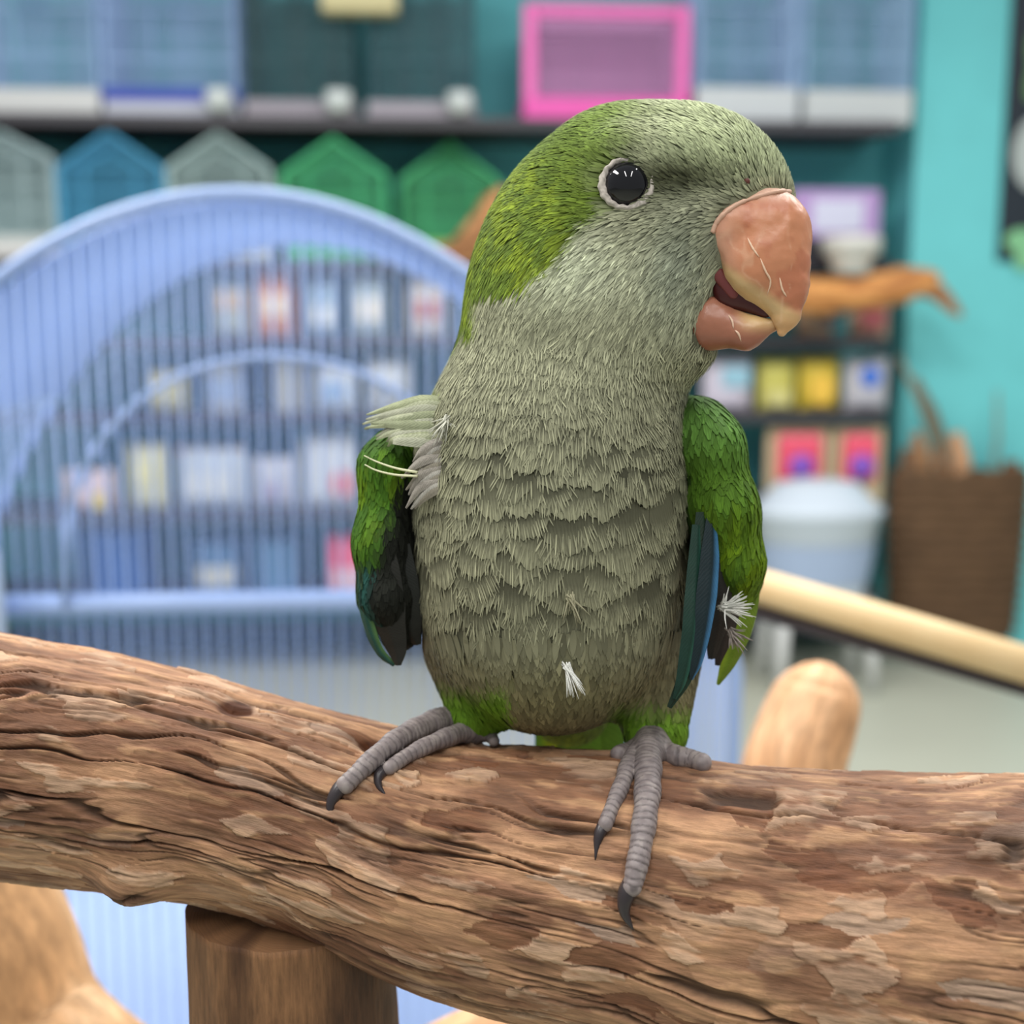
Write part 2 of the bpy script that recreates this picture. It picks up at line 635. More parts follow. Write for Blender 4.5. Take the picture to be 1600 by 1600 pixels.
house_cage(98, 258, 206, 262, 'blue house-shaped cage with a pitched roof', (78, 160, 200), (80, 160, 208), fill=(62, 134, 166))
house_cage(268, 424, 208, 262, 'grey-white house-shaped cage between the blue and the green ones', (166, 190, 190), (200, 206, 206), fill=(120, 150, 150))
house_cage(444, 604, 216, 272, 'green house-shaped cage beside the grey-white house cage', (78, 184, 128), (70, 180, 120), fill=(58, 150, 114))
house_cage(628, 782, 216, 276, 'green house-shaped cage beside the piece of driftwood', (84, 190, 130), (140, 206, 100), fill=(62, 160, 118), back=.11)

# --- packets, tubs and boxes on the lower shelves
def packet(p0, p1, rt, rb, col, label, zi, cat='packet', patch=None, patch2=None, top=None, yoff=.0, puff=.035, name='packet', group=None):
    """a pillow packet standing on shelf zi, printed with flat patches"""
    yl = FR_Y + .06 + yoff
    row = rb
    x0, x1 = wl(p0, row, yl)[0], wl(p1, row, yl)[0]
    zb = ZB[zi]
    h = max(.05, wl((p0 + p1) / 2, rt, yl)[1] - zb)
    w = (x1 - x0) / 2
    t = tag(wroot(name, (x0 + x1) / 2, yl + puff, zb), label, cat, group)
    nx, nz = 10, 12
    V, Fc = [], []
    for s in (-1, 1):
        for j in range(nz + 1):
            for i in range(nx + 1):
                u, v = i / nx * 2 - 1, j / nz
                b = (1 - u ** 4) * (1 - (2 * v - 1) ** 6) ** .5 if 0 < v < 1 else 0
                b = max(b, 0) * (1.15 - .4 * v)
                if j == 0: b = .35 * (1 - u ** 4)
                V.append((u * w * (1 - .03 * (1 - v) * b), s * puff * b, v * h))
    o_ = (nx + 1) * (nz + 1)
    for k, s in enumerate((-1, 1)):
        for j in range(nz):
            for i in range(nx):
                a = k * o_ + j * (nx + 1) + i
                q = (a, a + 1, a + nx + 2, a + nx + 1)
                Fc.append(q if s < 0 else q[::-1])
    obj('bag', mesh('bag', V, Fc), t, pm(col, .45))
    def stick(u0, u1, v0, v1, c, n='label', round_=False):
        m = MB()
        if round_:
            pts = [((u0 + u1) / 2 * w + (u1 - u0) / 2 * w * math.cos(2 * math.pi * k / 24), (v0 + v1) / 2 * h + (v1 - v0) / 2 * h * math.sin(2 * math.pi * k / 24)) for k in range(24)]
            m.prism(pts, -puff * 1.22 - .003, -puff * 1.0)
        else:
            m.box(u0 * w, u1 * w, -puff * 1.18 - .002, -puff * .9, v0 * h, v1 * h)
        m.build(n, pm(c, .5), t)
    if patch: stick(*patch)
    if patch2: stick(*patch2, round_=True)
    if top: MB().box(-w, w, -.003, .003, h * .9, h).build('header_card', pm(top, .5), t)
    return t

def tub(p0, p1, rt, col, label, zi, cat='tub', band=None, flare=1.12, name='plastic_tub', yoff=0.02, group=None):
    yl = FR_Y + .06 + yoff
    row = ROWS[zi]
    x0, x1 = wl(p0, row, yl)[0], wl(p1, row, yl)[0]
    zb = ZB[zi]
    h = wl((p0 + p1) / 2, rt, yl)[1] - zb
    r = (x1 - x0) / 2
    t = tag(wroot(name, (x0 + x1) / 2, yl + r, zb), label, cat, group)
    if r > .16: t.location = wworld((x0 + x1) / 2, -.42 + .19, zb)
    m = MB()
    m.lathe([(0, 0), (r / flare * .95, 0), (r / flare, .006), (r * .98, h * .94), (r * 1.03, h * .95), (r * 1.03, h), (r * .96, h), (r / flare * .96, .02), (0, .015)], 36)
    o = m.build('body', pm(col, .35), t, smooth=True)
    if r > .16: o.scale = (1, .17 / r, 1)
    if band:
        c, a0, a1, z0, z1 = band
        b = MB()
        n = 12
        V = []
        for zz in (z0, z1):
            for k in range(n + 1):
                an = -math.pi / 2 + (a0 + (a1 - a0) * k / n)
                rr = (r / flare + (r - r / flare) * zz) * 1.012
                V.append((rr * math.cos(an), rr * math.sin(an), zz * h))
        b.v = V
        b.f = [(k, k + 1, k + n + 2, k + n + 1) for k in range(n)]
        lo_ = b.build('label', pm(c, .5), t, smooth=True)
        if r > .16: lo_.scale = (1, .17 / r, 1)
    return t

# third shelf (seen through the big cage)
G3 = None
packet(396, 462, 416, 528, (214, 146, 106), 'orange packet on the shelf below the green house cages', 2, patch=(-.6, .6, .3, .6, (236, 214, 190)))
packet(330, 392, 440, 528, (168, 176, 170), 'grey-green packet left of the orange packet', 2, patch=(-.7, .7, .5, .8, (196, 170, 140)))
packet(478, 532, 428, 528, (150, 176, 200), 'pale blue packet right beside the orange packet', 2, patch=(-.6, .6, .2, .5, (214, 220, 226)))
packet(548, 606, 424, 528, (168, 186, 196), 'blue-grey packet with a white print below the green house cages', 2, patch=(-.6, .6, .25, .6, (226, 222, 216)))
packet(636, 700, 430, 528, (206, 200, 196), 'off-white packet on the shelf below the driftwood piece', 2, patch=(-.6, .6, .3, .6, (184, 120, 112)))
# fourth shelf
tub(310, 384, 566, (212, 216, 222), 'white round tub with a bluish band on the fourth shelf', 3, band=((160, 180, 214), -.9, .9, .2, .7))
tub(418, 478, 556, (206, 208, 206), 'plain off-white round tub on the fourth shelf', 3)
packet(490, 560, 570, 648, (206, 214, 224), 'pale white bag with a blue oval on the fourth shelf', 3, patch2=(-.5, .5, .2, .7, (150, 180, 220)))
packet(572, 640, 560, 648, (202, 208, 216), 'pale white bag with a grey stripe on the fourth shelf', 3, patch=(-.7, .7, .3, .5, (150, 158, 170)))
packet(228, 292, 580, 648, (186, 180, 132), 'khaki packet on the fourth shelf', 3, patch=(-.6, .6, .3, .7, (206, 202, 160)))
# fifth shelf
packet(98, 176, 736, 800, (222, 200, 204), 'pinkish white packet with a yellow spot on the fifth shelf', 4, patch2=(.2, .9, .05, .45, (232, 206, 90)))
packet(198, 262, 694, 800, (216, 214, 178), 'cream packet on the fifth shelf', 4, patch=(-.6, .6, .4, .75, (232, 226, 170)))
packet(278, 384, 700, 800, (196, 206, 220), 'wide white packet with an orange header on the fifth shelf', 4, top=(222, 150, 106), patch=(-.7, .7, .2, .6, (214, 218, 224)))
packet(394, 462, 716, 800, (198, 200, 214), 'lilac-white packet on the fifth shelf', 4, patch=(-.5, .5, .2, .5, (170, 160, 186)))
packet(470, 560, 676, 800, (204, 210, 222), 'white packet with a cyan header on the fifth shelf', 4, top=(96, 186, 220), patch2=(.1, .8, .15, .5, (220, 130, 140)))
packet(580, 660, 690, 800, (200, 206, 214), 'white packet with a red stripe on the fifth shelf', 4, patch=(-.8, .8, .2, .35, (214, 90, 96)))
# bottom shelf
tub(116, 236, 834, (70, 124, 214), 'deep blue tub on the bottom shelf', 5)
tub(290, 380, 850, (120, 166, 218), 'light blue tub with a white label on the bottom shelf', 5, band=((216, 216, 208), -.8, .9, .15, .55))
tub(388, 472, 846, (116, 166, 214), 'plain light blue tub on the bottom shelf', 5)
packet(512, 576, 838, 930, (226, 92, 122), 'red and pink packet on the bottom shelf', 5, patch=(-.7, .7, .05, .45, (226, 190, 206)))
packet(590, 650, 830, 930, (120, 150, 190), 'slate blue packet on the bottom shelf', 5)

# right-hand end of the shelves, beyond the beak
x0, x1 = span(1238, 1374, 372)
zt, zbm = wl(1306, 296, FR_Y + .04)[1], wl(1306, 372, FR_Y + .04)[1]
h0 = wl(1306, 424, FR_Y + .04)[1]
t = tag(wroot('carton', (x0 + x1) / 2, FR_Y + .15, ZB[1]), 'lilac carton with a white front panel lying on its shelf', 'box')
w = (x1 - x0) / 2
MB().box(-w, w, -.11, .1, 0, zbm - ZB[1]).build('riser', pm((40, 40, 46), .5), t, bevel=.003)
MB().box(-w, w, -.11, .1, zbm - ZB[1], zt - ZB[1]).build('box', pm((182, 152, 206), .45), t, bevel=.006)
MB().box(-w * .55, w * .6, -.114, -.108, (zbm - ZB[1]) + .02, zt - ZB[1] - .03).build('label', pm((212, 214, 236), .5), t)
packet(1330, 1392, 474, 552, (226, 188, 160), 'beige packet with a pink square under the long driftwood', 2, patch=(-.6, .6, .25, .9, (238, 132, 142)))
packet(1246, 1304, 470, 552, (206, 170, 140), 'tan packet under the long driftwood', 2, patch=(-.6, .6, .1, .5, (224, 190, 160)))
packet(1100, 1176, 560, 662, (206, 200, 216), 'lilac-white packet with a blue patch on the fourth shelf', 3, patch=(-.3, .8, .45, .85, (150, 194, 214)))
packet(1186, 1244, 562, 662, (196, 190, 98), 'yellow-green packet on the fourth shelf', 3, patch=(-.6, .6, .1, .4, (214, 208, 140)))
packet(1250, 1312, 560, 662, (206, 182, 66), 'mustard yellow packet on the fourth shelf', 3, patch2=(-.6, .6, .1, .7, (240, 196, 80)))
packet(1322, 1390, 560, 662, (190, 190, 200), 'grey-white packet with a round blue print', 3, patch2=(-.45, .45, .45, .85, (74, 120, 214)))
def card(p0, p1, rt, rb, label, zi):
    yl = FR_Y + .05
    x0, x1 = wl(p0, rb, yl)[0], wl(p1, rb, yl)[0]
    z0, z1 = ZB[zi], wl((p0 + p1) / 2, rt, yl)[1]
    t = tag(wroot('toy_card', (x0 + x1) / 2, yl, z0), label, 'packet', 'pink toy packets on beige cards')
    w, h = (x1 - x0) / 2, z1 - z0
    MB().box(-w, w, 0, .02, 0, h).build('backing_card', pm((206, 186, 150), .6), t, bevel=.003)
    m = MB().box(-w * .72, w * .68, -.03, 0, h * .30, h * .92)
    m.build('blister', pm((238, 92, 118), .35), t, bevel=.018)
    m = MB()
    m.lathe([(0, -.012), (.03, -.008), (.042, 0), (.03, .008), (0, .012)], 20)
    o = m.build('toy', pm((140, 90, 200), .4), t, loc=(0, -.034, h * .50), smooth=True)
    o.rotation_euler = (math.pi / 2, 0, 0)
card(1196, 1294, 668, 800, 'beige card with a pink and purple toy, farther from the brown basket', 4)
card(1300, 1376, 668, 800, 'beige card with a pink and purple toy right beside the brown basket', 4)
ys = -.60
sx0, sx1 = wl(1192, 938, ys)[0], wl(1366, 938, ys)[0]
szt = wl(1280, 940, ys)[1]
t = tag(wroot('stool', (sx0 + sx1) / 2, ys, 0), 'low white plastic stool under the large storage tub', 'stool')
w = (sx1 - sx0) / 2
MB().box(-w, w, -.12, .12, szt - .025, szt).build('seat', pm((206, 208, 206), .5), t, bevel=.008)
for a in (-1, 1):
    for b in (-1, 1):
        MB().tube([(a * (w - .04), b * .09, szt - .025), (a * (w - .03), b * .10, 0)], [.022, .018], 10).build('leg', pm((206, 208, 206), .5), t, smooth=True)
tx0, tx1 = wl(1172, 770, ys)[0], wl(1380, 770, ys)[0]
r = (tx1 - tx0) / 2
h = wl(1276, 748, ys)[1] - szt
t = tag(wroot('storage_tub', (tx0 + tx1) / 2, ys, szt), 'large clear-white storage tub on the low stool under the pink toys', 'tub')
m = MB()
m.lathe([(0, 0), (r * .70, 0), (r * .74, .01), (r * .94, h * .70), (r * 1.0, h * .72), (r * 1.0, h * .78), (r * .9, h * .80), (r * .6, h * .97), (r * .3, h), (0, h)], 40)
o = m.build('body', pm((200, 212, 224), .3), t, smooth=True)
o.scale = (1, .14 / r, 1)
m = MB()
m.lathe([(r * .80, h * .18), (r * .89, h * .50)], 40)
o = m.build('label', pm((160, 178, 206), .4), t, smooth=True)
o.scale = (1.012, .142 / r, 1)

# ------------------------------------------------------------------ perch stand
def wood_mat(name, bump=.6, sc_l=6.0, sc_a=26.0, gain=1.9):
    """bark or bare wood: colour attribute times stretched grain, in branch coordinates"""
    m, nt, p = newmat(name)
    a = attr(nt, 'Col')
    uv = nt.nodes.new('ShaderNodeUVMap')
    mp = nt.nodes.new('ShaderNodeMapping')
    mp.inputs['Scale'].default_value = (sc_l, sc_a, 1)
    nt.links.new(uv.outputs[0], mp.inputs[0])
    n1 = nt.nodes.new('ShaderNodeTexNoise')
    n1.inputs['Scale'].default_value = 4.0
    n1.inputs['Detail'].default_value = 8
    n1.inputs['Roughness'].default_value = .65
    nt.links.new(mp.outputs[0], n1.inputs['Vector'])
    k = mth(nt, 'MAXIMUM', mth(nt, 'MULTIPLY_ADD', n1.outputs['Fac'], gain, 1 - gain * .5), .25)
    mx = nt.nodes.new('ShaderNodeVectorMath')
    mx.operation = 'SCALE'
    nt.links.new(a.outputs['Color'], mx.inputs[0])
    nt.links.new(k, mx.inputs['Scale'])
    nt.links.new(mx.outputs[0], p.inputs['Base Color'])
    bp = nt.nodes.new('ShaderNodeBump')
    bp.inputs['Strength'].default_value = bump
    bp.inputs['Distance'].default_value = .0009
    nt.links.new(n1.outputs['Fac'], bp.inputs['Height'])
    nt.links.new(bp.outputs[0], p.inputs['Normal'])
    p.inputs['Roughness'].default_value = .62
    p.inputs['Specular IOR Level'].default_value = .3
    return m

BARK = wood_mat('bark', bump=.7, sc_l=1.7, sc_a=34)
BAREWOOD = wood_mat('bare_wood', bump=.2, sc_l=1.2, sc_a=10)

#            px    py    r   depth
BRK = np.array([(-330, 1112, 182, 115), (0, 1180, 180, 80), (250, 1222, 172, 60), (450, 1270, 170, 45), (700, 1352, 190, 20),
                (1000, 1402, 216, 0), (1300, 1447, 232, -20), (1600, 1484, 262, -45), (1930, 1520, 290, -75)], float)
_bk = catmull(np.array([np.r_[B(x, y, d), r * (1 + d / F)] for x, y, r, d in BRK]), 90)

def branch_sdf(P):
    out = np.full(len(P), 1e9)
    for i in range(len(_bk) - 1):
        out = np.minimum(out, cone(P, _bk[i, :3], _bk[i + 1, :3], _bk[i, 3], _bk[i + 1, 3]))
    return out

def sweep(K, ns, na, disp=None, endcap=True, warp=False):
    """generalised cylinder: K rows (x,y,z,r); returns verts, quads, s, angle"""
    C = catmull(K, ns)
    T = np.gradient(C[:, :3], axis=0)
    T /= np.linalg.norm(T, axis=1)[:, None]
    ref = np.array([0, 1.0, 0.0]) if abs(T[:, 1]).max() < .8 else np.array([1.0, 0, 0])
    U = ref - T * (T @ ref)[:, None]
    U /= np.linalg.norm(U, axis=1)[:, None]
    W = np.cross(T, U)
    th = np.linspace(0, 2 * np.pi, na, endpoint=False)
    if warp:                     # finer towards the lit, visible side
        q = th / np.pi - 1
        th = np.pi + np.pi * (.55 * q + .45 * q ** 3)
    s = np.r_[0, np.cumsum(np.linalg.norm(np.diff(C[:, :3], axis=0), axis=1))]
    S, A = np.meshgrid(s, th, indexing='ij')
    R = np.repeat(C[:, 3:4], na, 1)
    if disp is not None:
        R = R + disp(S.ravel(), A.ravel()).reshape(R.shape)
    V = C[:, None, :3] + R[..., None] * (np.cos(A)[..., None] * U[:, None] + np.sin(A)[..., None] * W[:, None])
    I = np.arange(ns * na).reshape(ns, na)
    Q = np.stack([I[:-1], np.roll(I, -1, 1)[:-1], np.roll(I, -1, 1)[1:], I[1:]], -1).reshape(-1, 4)
    V = V.reshape(-1, 3)
    Sr, Ar = S.ravel(), A.ravel()
    if endcap:
        n0 = len(V)
        V = np.vstack([V, C[0, :3], C[-1, :3]])
        Sr, Ar = np.r_[Sr, 0, s[-1]], np.r_[Ar, 0, 0]
        c0 = np.stack([np.full(na, n0), np.roll(I[0], -1), I[0], I[0]], 1)
        c1 = np.stack([np.full(na, n0 + 1), I[-1], np.roll(I[-1], -1), np.roll(I[-1], -1)], 1)
        faces = [tuple(q) for q in Q.tolist()] + [tuple(q[:3]) for q in c0.tolist()] + [tuple(q[:3]) for q in c1.tolist()]
        if len(Q) > 40000:
            faces = Q
            V, Sr, Ar = V[:-2], Sr[:-2], Ar[:-2]
    else:
        faces = Q
    return V, faces, Sr, Ar

def uvsa(s, a, ls=1 / 400.):
    return np.stack([s * ls, a / (2 * np.pi)], 1)

stand_base = tw(B(465, 1460, 70))[0]
stand = tag(empty('perch_stand', (stand_base[0], stand_base[1], 0)),
            'bark-covered branch perch stand the green parrot stands on', 'perch')
SB = np.array([stand_base[0], stand_base[1], 0.0])

def bark_fields(S, A, seed=0, R=200.):
    """ridges and cracks running along the branch, flaky plates; all in branch coordinates"""
    ca, sa = np.cos(A), np.sin(A)
    wob = fbm(np.stack([S / 260, ca * .9, sa * .9], 1), seed + 1, 3) - .5
    A2 = A + wob * .42
    c2, s2 = np.cos(A2) * R, np.sin(A2) * R
    def nz(l, w, sd, o=3):
        return fbm(np.stack([S / l, c2 / w, s2 / w], 1), seed + sd, o)
    lump = nz(460, 160, 5, 2) - .5
    ridge = 1 - np.abs(2 * nz(520, 44, 9, 3) - 1)
    ridge2 = 1 - np.abs(2 * nz(190, 15, 21, 2) - 1)
    gate = sstep(.42, .62, nz(300, 90, 33, 2))
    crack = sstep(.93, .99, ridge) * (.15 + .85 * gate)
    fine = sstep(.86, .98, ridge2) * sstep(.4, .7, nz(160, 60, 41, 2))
    # bark plates: blocky cells, each a little proud or flaked off to pale wood
    gx, gy = S / 78 + .9 * nz(60, 24, 51, 3), A2 * R / 27 + .9 * nz(60, 24, 57, 3)
    best, cv = np.full(len(S), 9.), np.zeros(len(S))
    ix, iy = np.floor(gx).astype(np.int64), np.floor(gy).astype(np.int64)
    for dx in (-1, 0, 1):
        for dy in (-1, 0, 1):
            jx, jy = ix + dx, iy + dy
            dd = (jx + _h(jx, jy, 0 * jx, seed + 91) - gx) ** 2 + (jy + _h(jx, jy, 0 * jx, seed + 92) - gy) ** 2
            m_ = dd < best
            best = np.where(m_, dd, best)
            cv = np.where(m_, _h(jx, jy, 0 * jx, seed + 93), cv)
    zone = sstep(.45, .62, nz(260, 110, 61, 2))
    flake = (cv > .80) * sstep(.35, .6, nz(40, 12, 83, 3) + .12 * zone)
    tone = nz(210, 48, 71, 4)
    tone2 = nz(60, 14, 77, 3)
    return lump, ridge, crack, fine, cv, zone, flake, tone, tone2

KNOT = [(368, 1106, 26, -14), (592, 1160, 28, -24), (205, 1380, 46, 34), (1560, 1300, 60, 9)]
def main_branch():
    holder = {}
    K = _bk
    ns, na = 1050, 400
    def disp(S, A):
        holder['f'] = bark_fields(S, A, 0)
        lump, ridge, crack, fine, cv, zone, flake, tone, tone2 = holder['f']
        return lump * 26 + ridge * 5 - crack * 13 - fine * 5 + (cv - .5) * 3.0 * (.4 + .6 * zone) + flake * 2 + (tone2 - .5) * 6
    V, Q, S, A = sweep(K, ns, na, disp, endcap=False, warp=True)
    lump, ridge, crack, fine, cv, zone, flake, tone, tone2 = holder['f']
    C = L(140, 102, 76) + (L(176, 134, 100) - L(140, 102, 76)) * sstep(.42, .66, tone)[:, None]
    C = C + (L(112, 76, 54) - C) * (sstep(.52, .3, tone)[:, None] * .8)
    C = C + (L(192, 150, 110) - C) * (sstep(.55, .75, tone2)[:, None] * .55)
    C = C + (L(198, 168, 140) - C) * (flake * (.2 + .55 * tone))[:, None]
    rust = (cv < .20) * (.35 + .65 * zone)
    C = C + (L(112, 70, 46) - C) * (rust * .75)[:, None]
    grey_ = ((cv > .20) & (cv < .28)) * (.3 + .7 * zone)
    C = C + (L(164, 148, 132) - C) * (grey_ * .5)[:, None]
    C = C * (.9 + .2 * ((cv * 7.3) % 1.0))[:, None]
    C = C + (L(62, 46, 36) - C) * np.clip(crack + .7 * fine, 0, 1)[:, None] * .85  # dark crack stain, partly the cracks' own shadow painted into the colour
    # knots and hollows
    for kx, ky, kr, kd in KNOT:
        c = hit(branch_sdf, kx, ky)
        w = np.exp(-(((V - c) / np.array([1.25 * kr, kr, .8 * kr])) ** 2).sum(1))
        ax = K[np.argmin(np.linalg.norm(K[:, :3] - c, axis=1)), :3]
        nrm = (c - ax) / np.linalg.norm(c - ax)
        V = V + nrm * (w * kd)[:, None]
        if kd < 0:
            C = C + (L(78, 42, 20) - C) * sstep(.3, .6, w)[:, None]
        else:
            C = C * (1 - .35 * w)[:, None]
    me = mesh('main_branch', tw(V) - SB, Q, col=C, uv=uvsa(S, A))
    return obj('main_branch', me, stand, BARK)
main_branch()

def log(name, K, c0, c1, ns=90, na=64, amp=8, mat=None, seed=5, parent=None, lift=0.):
    hold = {}
    def disp(S, A):
        R = float(np.mean(np.asarray(K)[:, 3]))
        n = fbm(np.stack([S / 300, np.cos(A) * R / 60, np.sin(A) * R / 60], 1), seed, 4)
        hold['n'] = n
        return (n - .5) * amp * 2
    V, Q, S, A = sweep(np.asarray(K, float), ns, na, disp)
    n = hold['n']
    if len(V) > len(n):
        n = np.r_[n, .5, .5]
    C = L(*c0) + (L(*c1) - L(*c0)) * sstep(.3, .7, n)[:, None]
    me = mesh(name, tw(V) - SB, Q, col=C, uv=uvsa(S, A))
    return obj(name, me, parent or stand, mat or BAREWOOD)

# support post: straight down to the floor
def W2B(p):
    d = (np.asarray(p) - CAM) / PXM
    return np.array([d @ RT, d @ FWD - F, d @ UP])
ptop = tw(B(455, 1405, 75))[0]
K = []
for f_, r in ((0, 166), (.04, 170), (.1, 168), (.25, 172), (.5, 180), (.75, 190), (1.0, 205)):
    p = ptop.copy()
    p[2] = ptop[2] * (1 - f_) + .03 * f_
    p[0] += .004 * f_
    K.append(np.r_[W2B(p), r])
log('support_post', K, (78, 52, 34), (136, 98, 66), ns=120, na=80, amp=9, mat=BARK, seed=31)  # bark tone darkened to paint in the shade the post stands in
m = MB()
m.lathe([(0, 0), (.16, 0), (.165, .01), (.165, .026), (.155, .034), (0, .034)], 40)
o = m.build('base_plate', pm((150, 110, 74), .5, scale=12), stand, smooth=False)
# the other bare limbs of the stand, out of focus behind the perch
def Bl(x, y, d, r): return np.r_[B(x, y, d), r * (1 + d / F)]
log('limb', [Bl(-250, 1130, 900, 165), Bl(-165, 1290, 950, 168), Bl(-70, 1480, 1000, 172), Bl(20, 1680, 1000, 178), Bl(330, 1960, 800, 180), Bl(470, 2200, 300, 165)], (200, 156, 112), (226, 186, 144), seed=41)
log('limb', [Bl(470, 1830, 500, 80), Bl(640, 1722, 800, 88), Bl(850, 1632, 950, 96), Bl(1080, 1540, 1200, 88), Bl(1200, 1350, 1600, 84), Bl(1243, 1190, 1700, 78), Bl(1274, 1100, 1750, 70), Bl(1283, 1066, 1760, 56), Bl(1287, 1046, 1765, 34), Bl(1289, 1036, 1768, 12)], (196, 148, 106), (222, 178, 138), seed=47, amp=5)
# pale dowel with the dark rail under it
def rod(name, a, b, r, mat):
    pa, pb = tw(a)[0] - SB, tw(b)[0] - SB
    m = MB()
    d = pb - pa
    m.tube([pa, pa + d * .004, pb], [r * .9, r, r], 20)
    return m.build(name, mat, stand, smooth=True)
dm, nt_, p_ = newmat('pale_dowel')
p_.inputs['Roughness'].default_value = .5
tc_ = nt_.nodes.new('ShaderNodeTexCoord')
n_ = nt_.nodes.new('ShaderNodeTexNoise')
n_.inputs['Scale'].default_value = 40
nt_.links.new(tc_.outputs['Object'], n_.inputs['Vector'])
mx_ = nt_.nodes.new('ShaderNodeMix'); mx_.data_type = 'RGBA'
mx_.inputs['A'].default_value = (*L(214, 180, 128), 1)
mx_.inputs['B'].default_value = (*L(232, 206, 160), 1)
nt_.links.new(n_.outputs['Fac'], mx_.inputs['Factor'])
nt_.links.new(mx_.outputs['Result'], p_.inputs['Base Color'])
rod('dowel', B(1150, 905, 2900), B(1760, 1085, 2350), 28 * 2.4 * PXM, dm)
rod('rail', B(1150, 945, 2930), B(1760, 1120, 2380), 14 * 2.4 * PXM, pm((62, 54, 58), .5))
# ------------------------------------------------------------------ driftwood, basket, wall board (after the wood material)
DRIFT = wood_mat('driftwood', bump=.4, sc_l=3, sc_a=10)
def sweep_local(name, K, c0, c1, mat, parent, ns=50, na=24, amp=.006, seed=3, wav=.08):
    hold = {}
    def disp(S, A):
        R = float(np.mean(np.asarray(K)[:, 3]))
        n = fbm(np.stack([S / wav, np.cos(A) * 2.2, np.sin(A) * 2.2], 1), seed, 3)
        hold['n'] = n
        return (n - .5) * 2 * amp
    V, Q, S, A = sweep(np.asarray(K, float), ns, na, disp)
    n = np.r_[hold['n'], .5, .5]
    C = L(*c0) + (L(*c1) - L(*c0)) * sstep(.35, .65, n)[:, None]
    return obj(name, mesh(name, V, Q, col=C, uv=uvsa(S, A, 8.)), parent, mat)

def wpt(px, py, yl, x0, z0, y0):
    x, z = wl(px, py, yl)
    return np.array([x - x0, yl - y0, z - z0])
# long driftwood lying on the carton's shelf end, running out past the shelf
yd = FR_Y - .10
cx, cz = wl(1300, 470, yd)
t = tag(wroot('driftwood_branch', cx, yd, cz), 'long orange-brown driftwood branch in front of the shelves beside the beak', 'driftwood')
k = lambda px, py, r: np.r_[wpt(px, py, yd, cx, cz, yd), r]
sweep_local('limb', [k(1090, 470, .05), k(1180, 452, .058), k(1270, 462, .055), k(1350, 458, .050), k(1410, 446, .052), k(1452, 436, .034), k(1466, 430, .012)], (176, 116, 66), (222, 158, 92), DRIFT, t, amp=.012)
sweep_local('side_twig', [k(1425, 442, .034), k(1462, 456, .030), k(1490, 482, .017), k(1502, 494, .006)], (150, 104, 70), (186, 140, 100), DRIFT, t, amp=.006)
# its hanging bracket
MB().box(-.03, .03, 0, -.435 - yd, -.075, -.045).build('bracket', DARK, t, loc=(0, 0, 0))
# white bowl on it
bx, bz = wl(1328, 432, yd)
t2 = tag(wroot('feed_bowl', bx, yd, bz + .012), 'white ribbed bowl resting on the long driftwood branch', 'bowl')
m = MB()
m.lathe([(0, 0), (.055, 0), (.06, .02), (.066, .05), (.088, .055), (.09, .10), (.085, .108), (.07, .10), (.05, .06), (0, .05)], 30)
m.build('bowl', pm((208, 208, 202), .4), t2, smooth=True)
# short driftwood piece on the second shelf
x0, _ = wl(735, 400, FR_Y + .02)
t = tag(wroot('driftwood_piece', x0, FR_Y + .02, ZB[1]), 'short gnarled driftwood piece on the shelf by the green house cage', 'driftwood')
q = lambda px, py, r: np.r_[wpt(px, py, FR_Y + .02, x0, ZB[1], FR_Y + .02), r]
sweep_local('limb', [q(640, 402, .020), q(690, 398, .030), q(725, 392, .045), q(755, 360, .055), q(775, 320, .045), q(790, 296, .016)], (120, 78, 50), (214, 156, 104), DRIFT, t, amp=.012)

# bark basket with sticks on the floor by the turquoise wall
yb = -.462
bx0, bx1 = wl(1396, 960, yb)[0], wl(1612, 960, yb)[0]
zbot = wl(1490, 1006, yb)[1]
ztop = wl(1490, 740, yb)[1] - zbot
t = tag(wroot('bark_basket', (bx0 + bx1) / 2, yb + .08, zbot), 'dark brown woven basket with sticks hanging on the turquoise wall', 'basket')
rw_ = (bx1 - bx0) / 2
m = MB()
n = 48
nz = 14
for j in range(nz + 1):
    f = j / nz
    for i in range(n):
        a = 2 * math.pi * i / n
        rr = 1 - .10 * (1 - f) ** 2 + .012 * math.sin(i * math.pi + j * math.pi)
        jag = .03 * (random.random() - .3) if j == nz else 0
        m.v.append((rw_ * rr * math.cos(a), .07 * rr * math.sin(a), ztop * f + jag))
for j in range(nz):
    for i in range(n):
        a, b = j * n + i, j * n + (i + 1) % n
        m.f.append((a, b, b + n, a + n))
m.f.append(tuple(reversed(range(n))))
bm_ = plain('basket_weave', (98, 74, 52), .8, var=.45, scale=14)
m.build('basket_body', bm_, t, smooth=False)
for j in range(1, nz):
    r = MB()
    f = j / nz
    rr = 1 - .10 * (1 - f) ** 2 + .02
    r.tube([(rw_ * rr * math.cos(2 * math.pi * i / 32), .07 * rr * math.sin(2 * math.pi * i / 32), ztop * f + .006 * math.sin(i * 1.9 + j)) for i in range(33)], .007, 6, cap=False)
    r.build('withe', bm_, t, smooth=True)
STK = [((1440, 760), (1432, 676), .030, (150, 112, 78)), ((1500, 760), (1492, 676), .034, (196, 150, 112)), ((1468, 760), (1462, 700), .024, (140, 104, 74)),
       ((1470, 720), (1404, 556), .012, (126, 118, 98)), ((1476, 700), (1430, 590), .016, (110, 100, 82)), ((1548, 760), (1558, 610), .010, (130, 150, 140)), ((1570, 770), (1580, 720), .04, (110, 78, 54)), ((1410, 770), (1418, 700), .03, (112, 84, 60))]
